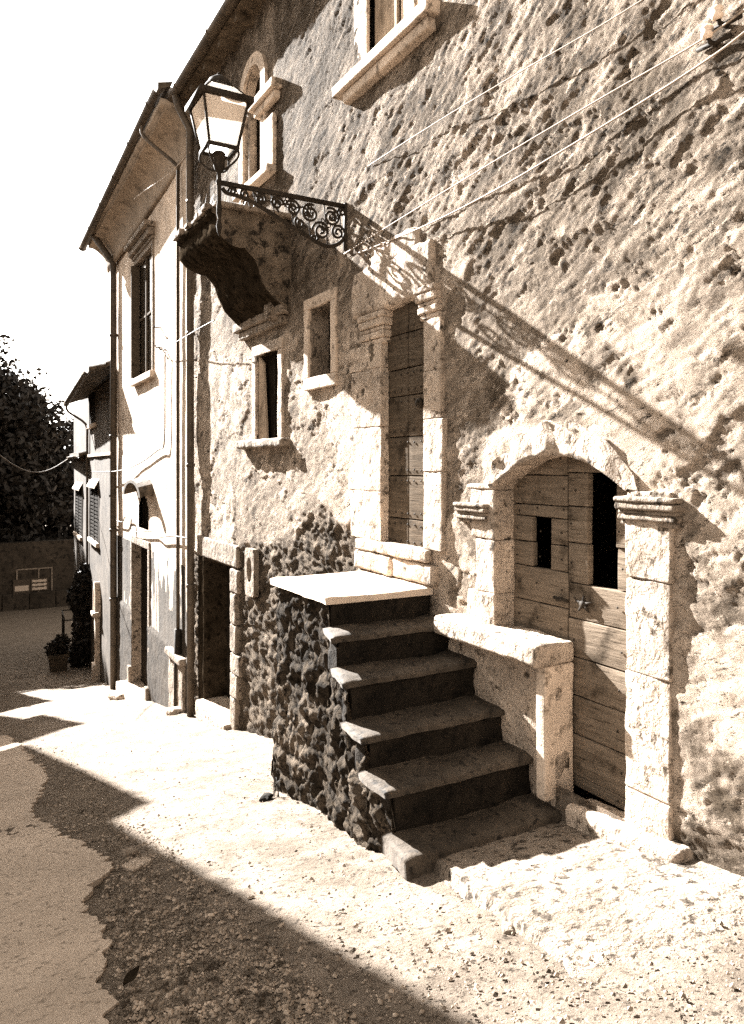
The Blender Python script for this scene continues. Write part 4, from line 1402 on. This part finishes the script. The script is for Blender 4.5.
mb, _ = wall_grid(F3, lin(0, L3, .12), lin(EYE - 2.4 * D, zu, .12), holes3, lambda S, Z: .02 * fbm(S, Z, None, 3, 501) + .006 * fbm(S * 6, Z * 6, None, 2, 502), bottom=lambda s: ground_z(0, s + oy3) - .4)
shell(mb, 0, L3, 6, EYE - 2.4 * D, zu)
mb.build('wall', 'tan', H3, F3, True)
mb, _ = wall_grid(F3, lin(0, L3, .12), lin(zu + .001, ZT3, .12), holes3, lambda S, Z: -.03 + .02 * fbm(S, Z, None, 3, 503))
shell(mb, 0, L3, 6, zu + .001, ZT3)
mb.build('upper_wall', 'umber_shade', H3, F3, True)  # shade of the eaves put into the upper wall's colour
mb = MB(); mb.rbox(-.0, L3, -.05, .05, zu - .05, zu + .03, .01, .008, .2); mb.build('string_course', 'frame', H3, F3, True)
tiled_roof(H3, F3, -.2, L3 + .3, .58, lambda s: ZT3 + .02 - .05 * s, 3.0, .36)
gutter(H3, F3, -.2, L3 + .3, lambda s: .60, lambda s: ZT3 + .0 - .05 * s, .08, .6)
mb = MB(); mb.tube(smooth([(L3 + .2, .60, ZT3 - .33), (L3 + .15, .55, ZT3 - .55), (L3 - .05, .10, ZT3 - .9), (L3 - .04, .05, ZT3 - 1.3)], 4) + [(L3 - .04, .05, float(ground_z(0, oy3 + L3)))], .034, 8)
mb.build('drainpipe', 'pipe', H3, F3, True)
for (h, lab) in ((wa, None), (wb_, None), (wc, None), (wd, None)):
    a, b, c, d = h[:4]
    w = hole_frame(H3, F3, h, .12, .02, .2, 'tan' if h is not wc else 'umber_shade', 'window_frame', None, .002, True, .3)
    mb = MB(); mb.rbox(a - .1, b + .1, -.02, .09, c - .12, c - .003, .012, .004, .2); mb.build('sill', 'frame', w, F3, True)
    mb = MB(); mb.add([(a, -.03, c), (b, -.03, c), (b, -.03, d), (a, -.03, d)], [(0, 1, 2, 3)]); mb.build('pane', 'glass', w, F3)
    mb = MB()
    for i in range(2):
        s0 = a + (b - a) * i / 2; s1 = a + (b - a) * (i + 1) / 2
        mb.box(s0 + .01, s0 + .06, .0, .03, c, d); mb.box(s1 - .06, s1 - .01, .0, .03, c, d)
        for k in range(14): z = c + (d - c) * (k + .5) / 14; mb.box(s0 + .061, s1 - .061, .0, .022, z - .03, z + .025)
    mb.build('shutter', 'wood_black', w, F3)
    if h in (wa, wb_):
        mb = MB(); mb.add([(a - .02, -.01, d + .28), (b + .02, -.01, d + .28), (b + .05, .12, d + .05), (a - .05, .12, d + .05), (a - .02, -.01, d + .24), (b + .02, -.01, d + .24), (b + .05, .12, d + .01), (a - .05, .12, d + .01)],
                          [(0, 1, 2, 3), (4, 7, 6, 5), (0, 3, 7, 4), (1, 5, 6, 2), (3, 2, 6, 7)])
        mb.build('awning', 'frame', w, F3)
# wayside shrine column and arched niche on the brown wall
s_, z_ = P3(99.5, 615); gzs = float(ground_z(0, oy3 + s_))
mb = MB()
mb.rbox(s_ - .14, s_ + .14, .0, .12, gzs - .2, z_, .02, .01, .1); mb.rbox(s_ - .2, s_ + .2, .0, .18, gzs - .2, gzs + .45, .02, .01, .1); mb.rbox(s_ - .24, s_ + .24, .0, .2, z_, z_ + .1, .02, .01, .1)
sh = mb.build('shrine_pillar', 'frame', H3, F3, True)
mb = MB(); vs = []; fs = []; K = 14
for k in range(K + 1):
    w_ = math.pi * k / K
    for r_ in (1, .62):
        for n_ in (0, .14): vs.append((s_ + r_ * .24 * math.cos(w_), n_, z_ + .12 + (.35 if 0 < k < K else 0) + r_ * .42 * math.sin(w_)))
for k in range(K):
    a = 4 * k; b = a + 4
    fs += [(a, b, b + 1, a + 1), (a + 1, b + 1, b + 3, a + 3), (a + 2, a + 3, b + 3, b + 2)]
mb.add(vs, fs); mb.build('shrine_arch', 'frame', sh, F3)

# ------------------------------------------------------------------ HOUSE BEYOND
g4 = F4.pt(2.5, 0, 0)
H4 = thing('farther_house', (g4[0], g4[1], float(ground_z(0, g4[1]))), 'pale narrow house end beyond the brown house, with low tiled eave and small balcony', 'house')
ZT4 = EYE + .10 * D
hw4 = (1.2, 2.0, EYE - 1.75 * D, EYE - .95 * D, 0)
mb, _ = wall_grid(F4, lin(0, 5, .2), lin(EYE - 2.8 * D, ZT4, .2), [hw4], lambda S, Z: .02 * fbm(S, Z, None, 3, 601))
shell(mb, 0, 5, 6, EYE - 2.8 * D, ZT4)
mb.build('wall', 'tan', H4, F4, True)
tiled_roof(H4, F4, .0, 5.4, .3, lambda s: ZT4 - .02, 3.0, .36)
gutter(H4, F4, .0, 5.4, lambda s: .32, lambda s: ZT4 - .03, .08, .8)
fr4 = hole_frame(H4, F4, hw4, .12, .03, .2, 'frame', 'door_frame', None, .004, True, .3)
mb = MB(); mb.box(1.2, 2.0, -.2, -.15, hw4[2], hw4[3]); mb.build('balcony_door', 'wood_black', H4, F4)
mb = MB(); mb.rbox(.7, 2.5, -.05, .7, hw4[2] - .18, hw4[2] - .02, .02, .01, .2); b4 = mb.build('balcony', 'stone_grey', H4, F4, True)
mb = MB()
for i in range(16): s = .75 + 1.7 * i / 15; mb.tube([(s, .66, hw4[2]), (s, .66, hw4[2] + .9)], .012, 5)
mb.tube([(.72, .66, hw4[2] + .9), (2.48, .66, hw4[2] + .9)], .02, 6)
for s in (.74, 2.46): mb.tube([(s, 0, hw4[2] + .9), (s, .66, hw4[2] + .9)], .02, 6)
mb.build('railing', 'iron', b4, F4, True)

# ------------------------------------------------------------------ far end of the street: wall, notice board, trees
FW = Facade(-24, 42.0, 90)          # s runs along +x, n faces -y ... set explicitly
FW.d = np.array([1.0, .06, 0]) / math.hypot(1, .06); FW.n = np.array([.06, -1.0, 0]) / math.hypot(1, .06)
gw = float(ground_z(0, 42))
mbw, _ = wall_grid(FW, lin(0, 34, .25), lin(gw - .5, gw + 3.4, .2), [], lambda S, Z: .06 * fbm(S * 1.5, Z * 2.5, None, 3, 701))
mbw.add([(0, 0, gw + 3.4), (34, 0, gw + 3.4), (34, -.5, gw + 3.4), (0, -.5, gw + 3.4)], [(0, 1, 2, 3)])
bw = mbw.build('boundary_wall', 'far_stone', None, FW, True)
tag(bw, 'dim stone retaining wall closing the far end of the street', 'wall')
mbw = MB()
for i in range(26): mbw.rbox(i * 1.3, i * 1.3 + 1.28, .0, .22, gw - .4, gw + .75, .05, .04, .3)
tag(mbw.build('stone_footing', 'far_stone', bw, FW, True), None, None)
def PW(px, py): return FW.pix(px, py, .06)
s0, z0 = PW(13, 598); s1, z1 = PW(30, 579); s2, _ = PW(48, 590)
nb = thing('notice_board', FW.pt((s0 + s2) / 2, 0, z0), 'faded notice board with pale strips on the far stone wall', 'sign')
mb = MB(); mb.box(s0, s1, .04, .10, z0, z1); mb.build('panel', 'board_dark', nb, FW)
mb = MB(); h = z1 - z0
mb.box(s0 + .08, s1 - .08, .101, .108, z0 + h * .36, z0 + h * .66); mb.build('paper', 'board_light', nb, FW)
mb = MB(); mb.box(s1 + .03, s2, .04, .09, z0 + h * .30, z1 + .02); mb.build('panel', 'board_dark', nb, FW)
for k in range(3):
    mb = MB(); a = z0 + h * (.36 + .22 * k)
    q = lin(s1 + .1, s2 - .08, .08); vs = []; fs = []
    for i, s in enumerate(q): vs += [(s, .094, a + .012 * math.sin(i * 2.1)), (s, .094, a + h * .13 + .02 * math.sin(i * 1.7))]
    for i in range(len(q) - 1): fs.append((2 * i, 2 * i + 2, 2 * i + 3, 2 * i + 1))
    mb.add(vs, fs); mb.build('text_strip', 'board_light', nb, FW)
mb = MB()
a0, b0 = PW(17, 606); a1, b1 = PW(52, 567)
for s in (a0, (a0 + a1) / 2 + .2, a1): mb.box(s - .03, s + .03, .02, .05, b0, b1)
mb.box(a0 + .031, a1 - .031, .02, .049, b1 - .06, b1); mb.box(a0 + .031, a1 - .031, .015, .039, b0, b0 + .05)
mb.build('board_frame', 'stone_grey', nb, FW)


def tree(x, y, ht, rx, ry, label, trunk_h, seed, leaves=26000, clumps=150, size=.19, group=None):
    rs = np.random.RandomState(seed)
    zb = float(ground_z(x, y))
    root = thing('tree', (x, y, zb), label, 'tree', group)
    mb = MB()
    bend = rs.uniform(-.4, .4, 2)
    top = np.array([x + bend[0], y + bend[1], zb + trunk_h + (ht - trunk_h) * .55])
    mb.tube([(x, y, zb - .2), (x, y, zb + .3), (x + bend[0] * .3, y + bend[1] * .3, zb + trunk_h * .8), tuple(top)], [.34, .27, .22, .07], 10)
    ctr = np.array([x, y, zb + trunk_h + (ht - trunk_h) * .5]); rad = np.array([rx, ry, (ht - trunk_h) * .5])
    C = []
    while len(C) < clumps:
        p = rs.uniform(-1, 1, 3); q = np.linalg.norm(p)
        lim = 1 - .22 * (p[2] > .3) * rs.rand() - .12 * (p[2] > .6)
        if .35 < q < lim: C.append(ctr + p * rad)
    C = np.array(C)
    for c in C[:26]:
        st_ = np.array([x, y, zb + trunk_h * .7]) + (top - np.array([x, y, zb + trunk_h * .7])) * rs.rand()
        md = (st_ + c) / 2 + rs.uniform(-.3, .3, 3)
        mb.tube([st_, md, c], [.085, .05, .015], 5)
    mb.build('trunk', 'bark', root, WORLD, True)
    per = leaves // clumps
    cr = rs.uniform(.5, 1.25, clumps) * (rx / 4.0) * 1.05
    idx = np.repeat(np.arange(clumps), per)
    d = rs.normal(size=(len(idx), 3)); d /= np.linalg.norm(d, axis=1, keepdims=True)
    r_ = rs.rand(len(idx)) ** .45
    pos = C[idx] + d * (r_ * cr[idx])[:, None] * np.array([1.15, 1.15, .7])
    a = rs.normal(size=(len(idx), 3)); a /= np.linalg.norm(a, axis=1, keepdims=True)
    b = np.cross(a, rs.normal(size=(len(idx), 3))); b /= np.linalg.norm(b, axis=1, keepdims=True)
    sz = size * rs.uniform(.6, 1.3, len(idx))[:, None]
    V = np.stack([pos - a * sz * .9, pos + b * sz * .45, pos + a * sz * .9, pos - b * sz * .45], 1).reshape(-1, 3)
    F = np.arange(len(V)).reshape(-1, 4).tolist()
    mb = MB(); mb.v.append(V); mb.f = [tuple(f) for f in F]; mb.nv = len(V)
    mb.build('crown', 'leaf', root, WORLD)
    return root

tree(-3.2, 48.0, 17.8, 6.4, 5.0, 'tall dark leafy tree closing the end of the street', 0.4, 5, 62000, 250, .23)
tree(.6, 52.0, 13.0, 5.6, 4.0, 'lower dark tree behind the stone wall, beside the eave of the pale house', 0.4, 21, 40000, 190, .25)

tree(-7.0, 43.5, 18.6, 5.2, 4.4, 'unseen dark tree added outside the stone wall to shade the far road', 2.0, 31, 52000, 230, .26)  # out of view, put in so its crown shades the far road

# overhead wire at the far left
q0 = np.array([-13.0, 30.0, EYE + .9]); 
r0 = CAM + ray(-14, 444) * 16.5; r1 = F4.pt(.2, .6, ZT4 - .15)
mb = MB(); mb.tube([r0 + (r1 - r0) * k / 12 - np.array([0, 0, .5 * math.sin(math.pi * k / 12)]) for k in range(13)], .014, 6)
tag(mb.build('overhead_wire', 'dark_cable', None, WORLD, True), 'dark overhead wire slung from far eave towards the trees', 'wire')

# dark potted shrub by the road at the foot of the farther house
pb_ = CAM + ray(59, 668) * 1.0
r_ = ray(58, 669); tt = 21.5; p_ = CAM + r_ * tt
px_, py_ = float(p_[0]), float(p_[1]); pz_ = float(ground_z(px_, py_))
pot = thing('potted_shrub', (px_, py_, pz_), 'dark bushy shrub in a square tub against the brown house', 'potted plant')
mb = MB()
for (a, b, c, d) in ((.20, 0, .24, .42), (.27, .40, .27, .48)):
    vs = [(px_ + e * h, py_ + f * h, pz_ + z) for (h, z) in ((a, b), (c, d)) for (e, f) in ((-1, -1), (1, -1), (1, 1), (-1, 1))]
    mb.add(vs, [(0, 1, 2, 3), (4, 7, 6, 5), (0, 4, 5, 1), (1, 5, 6, 2), (2, 6, 7, 3), (3, 7, 4, 0)])
mb.build('tub', 'clay', pot)
rs = np.random.RandomState(3)
def leafball(c, rad, n, size, rs):
    d = rs.normal(size=(n, 3)); d /= np.linalg.norm(d, axis=1, keepdims=True)
    pos = np.array(c) + d * (rs.rand(n, 1) ** .4) * np.array(rad)
    a = rs.normal(size=(n, 3)); a /= np.linalg.norm(a, axis=1, keepdims=True)
    b = np.cross(a, rs.normal(size=(n, 3))); b /= np.linalg.norm(b, axis=1, keepdims=True)
    sz = size * rs.uniform(.6, 1.3, n)[:, None]
    return np.stack([pos - a * sz, pos + b * sz * .5, pos + a * sz, pos - b * sz * .5], 1).reshape(-1, 3)
V = np.concatenate([leafball((px_ + rs.uniform(-.1, .1), py_ + rs.uniform(-.1, .1), pz_ + z), (.27, .27, .25), 380, .05, rs) for z in (.55, .7, .8, .6)])
mb = MB(); mb.v.append(V); mb.nv = len(V); mb.f = [tuple(f) for f in np.arange(len(V)).reshape(-1, 4).tolist()]
mb.build('foliage', 'leaf', pot)
# climbing plant on the farther house
c4 = F4.pt(-.1, .25, 0); pz4 = float(ground_z(0, c4[1]))
cl = thing('climbing_plant', (c4[0], c4[1], pz4), 'dark climbing plant covering the corner between brown and pale houses', 'plant')
V = np.concatenate([leafball((c4[0] + rs.uniform(-.1, .1), c4[1] + rs.uniform(-.3, .3), pz4 + z), (.24, .5, .4), 420, .09, rs) for z in np.linspace(.3, 2.6, 8)])
mb = MB(); mb.v.append(V); mb.nv = len(V); mb.f = [tuple(f) for f in np.arange(len(V)).reshape(-1, 4).tolist()]
mb.build('foliage', 'leaf', cl)
mb = MB(); mb.tube([(c4[0], c4[1], pz4 - .1), (c4[0] + .05, c4[1], pz4 + 1.5), (c4[0] - .05, c4[1] + .1, pz4 + 2.6)], [.05, .04, .015], 6); mb.build('stem', 'bark', cl)

# ------------------------------------------------------------------ small things on the ground
def stone_at(px, py, sx, sy, sz, mat, label, name='loose_stone', cat='stone', rz=0.0, seed=1, lift=0.0):
    x, y = gpix(px, py); z = float(ground_z(x, y)) + lift
    mb = MB(); mb.rbox(-sx, sx, -sy, sy, -.03, sz, min(sx, sy, sz) * .6, .35 * min(sx, sy, sz), min(sx, sy) * .35, 3.0 / max(sx, sy), seed)
    V = mb.v[0]; c_, s_ = math.cos(rz), math.sin(rz)
    mb.v[0] = np.stack([x + V[:, 0] * c_ - V[:, 1] * s_, y + V[:, 0] * s_ + V[:, 1] * c_, z + V[:, 2]], 1)
    return tag(mb.build(name, mat, None, WORLD, True), label, cat)

stone_at(137, 866, .075, .055, .010, 'stone', 'flat pale stone lying in broken asphalt at the edge of the lane', rz=.5, seed=4, lift=.012)
stone_at(176, 714, .13, .10, .10, 'stone', 'rounded pale stone at the foot of the white house near its thick pipe', rz=.2, seed=8)
stone_at(128, 697, .34, .24, .14, 'stone', 'pale wedge of stone below the white house doorway', name='kerb_stone', rz=.3, seed=9)
stone_at(266, 800, .06, .04, .04, 'moss_shade', 'dark stone chip against the far corner of the stair flank', rz=.8, seed=12)
stone_at(508, 932, .04, .025, .03, 'stone_grey', 'small grey stone at the broken edge of the apron', rz=1.0, seed=15)
stone_at(130, 868 - 14, .05, .04, .03, 'stone_grey', 'small grey stone just beyond the flat pale one', rz=.1, seed=16)
# grit and broken bits of asphalt, thick on the rough strip and thin elsewhere
rs = np.random.RandomState(44)
GX = []; 
while len(GX) < 9000:
    px_, py_ = rs.uniform(0, 744), 620 + 420 * rs.rand() ** .8
    r_ = ray(px_, py_)
    if -r_[2] - .2 * r_[1] < .02: continue
    x, y = gpix(px_, py_)
    if x > -.06 or y > 14 or y < 1.2: continue
    if x > -outer(y) - .05 and .95 * D < y < YF: continue
    if x < np.interp(y, lys, lxs) + .05 and rs.rand() > .05: continue
    if x > -1.95 and rs.rand() > .10: continue
    GX.append((x, y))
GX = np.array(GX); n = len(GX)
sz = .0035 + .010 * rs.rand(n) ** 4
okt = np.array([(1, 0, 0), (0, 1, 0), (-1, 0, 0), (0, -1, 0), (0, 0, .8), (0, 0, -.6)])
V = GX.shape and np.concatenate([GX, (ground_z(GX[:, 0], GX[:, 1]) + .012)[:, None]], 1)[:, None, :] + okt[None] * sz[:, None, None] * rs.uniform(.55, 1.45, (n, 6, 1))
ix_ = np.arange(n)[:, None, None] * 6 + np.array([(0, 1, 4), (1, 2, 4), (2, 3, 4), (3, 0, 4), (1, 0, 5), (2, 1, 5), (3, 2, 5), (0, 3, 5)])[None]
mb = MB(); mb.v.append(V.reshape(-1, 3)); mb.nv = n * 6; mb.f = [tuple(f) for f in ix_.reshape(-1, 3).tolist()]
tag(mb.build('gravel', 'grit', None, WORLD), None, None, None, 'stuff')
# dark withered leaf
x, y = gpix(131, 988); z = float(ground_z(x, y)) + .03
mb = MB(); vs = []; fs = []
for i in range(7):
    t_ = i / 6; wd = .028 * math.sin(math.pi * min(1, t_ * 1.02)) + .002
    for e in (-1, 0, 1): vs.append((x - .035 + .075 * t_ + e * wd * .4, y - .02 + .05 * t_ - e * wd * .8, z + .012 * abs(e) + .02 * t_ * t_))
for i in range(6):
    for e in range(2): fs.append((3 * i + e, 3 * i + e + 1, 3 * i + e + 4, 3 * i + e + 3))
mb.add(vs, fs); tag(mb.build('fallen_leaf', 'shade_black', None, WORLD, True), 'dark curled dead leaf on the broken asphalt', 'leaf')
# dry grass by the doorstep
def weed(px, py, n, ht, label, seed, spread=.1, mat='weed'):
    rs = np.random.RandomState(seed)
    x, y = gpix(px, py); z = float(ground_z(x, y)) + .05
    mb = MB()
    for i in range(n):
        a = rs.uniform(0, 6.28); h = ht * rs.uniform(.5, 1.1); o = rs.uniform(-.03, .03, 2); l = spread * rs.uniform(.3, 1)
        pts = [(x + o[0], y + o[1], z - .05), (x + o[0] + .3 * l * math.cos(a), y + o[1] + .3 * l * math.sin(a), z + .55 * h), (x + o[0] + l * math.cos(a), y + o[1] + l * math.sin(a), z + h)]
        mb.tube(smooth(pts, 4), [.0032] * 5 + [.002] * 3 + [.0008], 4)
    return tag(mb.build('grass_tuft', mat, None, WORLD, True), label, 'weed')
weed(590, 800, 4, .26, 'few dry pale grass stalks growing by the arched door step', 3, .12)
weed(606, 834, 5, .10, 'short bent dry grass below the doorstep', 5, .12)
weed(165, 703, 8, .14, 'small weed tuft at the foot of the white house wall', 7, .1, 'leaf')
weed(275, 797, 7, .10, 'small dark weed at the far foot of the stair flank', 8, .08, 'leaf')

# ------------------------------------------------------------------ houses across the street (their roofs shade the left of the road)
def shadow_src(p, zt=None, Ly=None):
    """point on the line from a street point p towards the sun"""
    x, y = p; zg = float(ground_z(x, y)); k = SUN / SUN[1]
    L = (zt - zg) / k[2] if zt is not None else Ly - y
    return np.array([x + k[0] * L, y + L, zg + k[2] * L])

def opposite(e0, e1, label, pitch=.53, depth=5.0, mat='tan', over=.35, wins=3):
    """house across the street whose eave runs e0 -> e1 (both at the eave height)"""
    d = e1 - e0; L = float(np.hypot(d[0], d[1])); d = d / np.linalg.norm([d[0], d[1]])
    f = Facade(0, 0, 0); f.o = np.array([e0[0], e0[1], 0.0]); f.d = np.array([d[0], d[1], 0.0]); f.n = np.array([d[1], -d[0], 0.0])
    f.o = f.o - f.n * over
    ze0, ze1 = e0[2], e1[2]
    zg = float(min(ground_z(0, e0[1]), ground_z(0, e1[1]))) - .6
    ztop = min(ze0, ze1) - .05
    c = f.pt(L / 2, 0, float(ground_z(0, (e0[1] + e1[1]) / 2)))
    root = thing('opposite_house', c, label, 'house')
    hs = []
    for fl in (1.2, 3.9, 6.6):
        z0 = zg + 1.2 + fl
        if z0 + 1.4 > ztop: break
        for i in range(wins):
            s = L * (i + .5) / wins; hs.append((s - .45, s + .45, z0, z0 + 1.35, 0))
    s = L * .5 / wins + 1.1; hs.append((s - .5, s + .5, zg, zg + 3.0, 0)) if L > 3.5 else None
    mb, _ = wall_grid(f, lin(.03, L - .03, .4), lin(zg, ztop, .4), hs, lambda S, Z: .02 * fbm(S, Z, None, 2, 900))
    shell(mb, .03, L - .03, 2 * depth, zg, ztop)
    for s in (.03, L - .03): mb.add([(s, 0, ztop), (s, -2 * depth, ztop), (s, -depth, ztop + (depth + over) * pitch)], [(0, 1, 2)])
    mb.build('wall', mat, root, f)
    for h in hs:
        w = hole_frame(root, f, h, .1, .03, .15, 'stone_grey', 'window_frame' if h[3] - h[2] < 2 else 'door_frame', None, .003, True, .4)
        mb = MB(); mb.add([(h[0], -.13, h[2]), (h[1], -.13, h[2]), (h[1], -.13, h[3]), (h[0], -.13, h[3])], [(0, 1, 2, 3)])
        mb.build('pane' if h[3] - h[2] < 2 else 'door_leaf', 'glass' if h[3] - h[2] < 2 else 'wood_black', w, f)
    tiled_roof(root, f, 0, L, over, lambda s: ze0 + (ze1 - ze0) * s / L, depth, pitch, fine=False)
    # rear slope, a mirror of the front one
    f2 = Facade(0, 0, 0); f2.o = f.o - f.n * (2 * depth); f2.d = f.d; f2.n = -f.n
    tiled_roof(root, f2, 0, L, over, lambda s: ze0 + (ze1 - ze0) * s / L, depth, pitch, fine=False)
    return root

zA = EYE + 1.40 * D
a1 = shadow_src(gpix(107, 818), zA); a0_ = shadow_src(gpix(430, 1000), zA)
a0 = a1 + (a0_ - a1) * 1.16; a0[2] = zA
opposite(a0, a1, 'tall tan house across the street whose eave shades the road nearest the steps', mat='tan')
b0 = shadow_src(gpix(150, 801), None, a1[1] + .03); b1 = shadow_src(gpix(27, 745), b0[2])
opposite(b0, b1, 'pale plastered house across the street, second down the slope', mat='white')
c0 = shadow_src(gpix(85, 724), None, b1[1] + .06); c1_ = shadow_src(gpix(44, 715), c0[2])
opposite(c0, c1_, 'narrow dark brown house across the street between the pale and grey ones', mat='umber_shade', wins=1)
d0 = shadow_src(gpix(52, 701), None, c1_[1] + .05); d1_ = shadow_src(gpix(14, 692), d0[2])
opposite(d0, d1_, 'low grey based house across the street, last before the trees', mat='dado', wins=3)

# ------------------------------------------------------------------ camera, sky, sun
cam = bpy.data.cameras.new('camera'); co = bpy.data.objects.new('camera', cam); COL.objects.link(co)
co.location = tuple(CAM); co.rotation_euler = (math.pi / 2, 0, -TH)
cam.sensor_fit = 'HORIZONTAL'; cam.sensor_width = 36
cam.lens = 36 * FP / 744
cam.shift_y = -(512 - HY) / 1024 * 1024 / 744
cam.clip_start = .05; cam.clip_end = 3000
scene.camera = co

el = math.asin(SUN[2]); az = math.atan2(SUN[0], SUN[1])       # from +y towards +x
sl = bpy.data.lights.new('sun', 'SUN'); sl.energy = 5.0; sl.angle = R(.5); sl.color = (1, .98, .95)
so = bpy.data.objects.new('sun', sl); COL.objects.link(so)
so.location = tuple(SUN * 60)
from mathutils import Vector
so.rotation_euler = Vector(tuple(SUN)).to_track_quat('Z', 'Y').to_euler()
W = bpy.data.worlds.new('World'); scene.world = W; W.use_nodes = True
nt = W.node_tree; bg = nt.nodes['Background']
sky = nt.nodes.new('ShaderNodeTexSky'); sky.sky_type = 'NISHITA'; sky.sun_disc = False
sky.sun_elevation = el; sky.sun_rotation = az
sky.air_density = 1.0; sky.dust_density = 2.5
hsv = nt.nodes.new('ShaderNodeHueSaturation'); hsv.inputs['Saturation'].default_value = 0.0
tint = nt.nodes.new('ShaderNodeMix'); tint.data_type = 'RGBA'; tint.blend_type = 'MULTIPLY'; tint.inputs[0].default_value = 1
tint.inputs[7].default_value = (.72, .66, .59, 1)
nt.links.new(sky.outputs[0], hsv.inputs['Color']); nt.links.new(hsv.outputs[0], tint.inputs[6]); nt.links.new(tint.outputs[2], bg.inputs['Color'])
bg.inputs['Strength'].default_value = 0.05
vs_ = scene.view_settings
vs_.view_transform = 'Standard'; vs_.look = 'None'; vs_.exposure = 3.3; vs_.gamma = 1; vs_.use_curve_mapping = False
scene.cycles.max_bounces = 6
scene.cycles.use_denoising = False
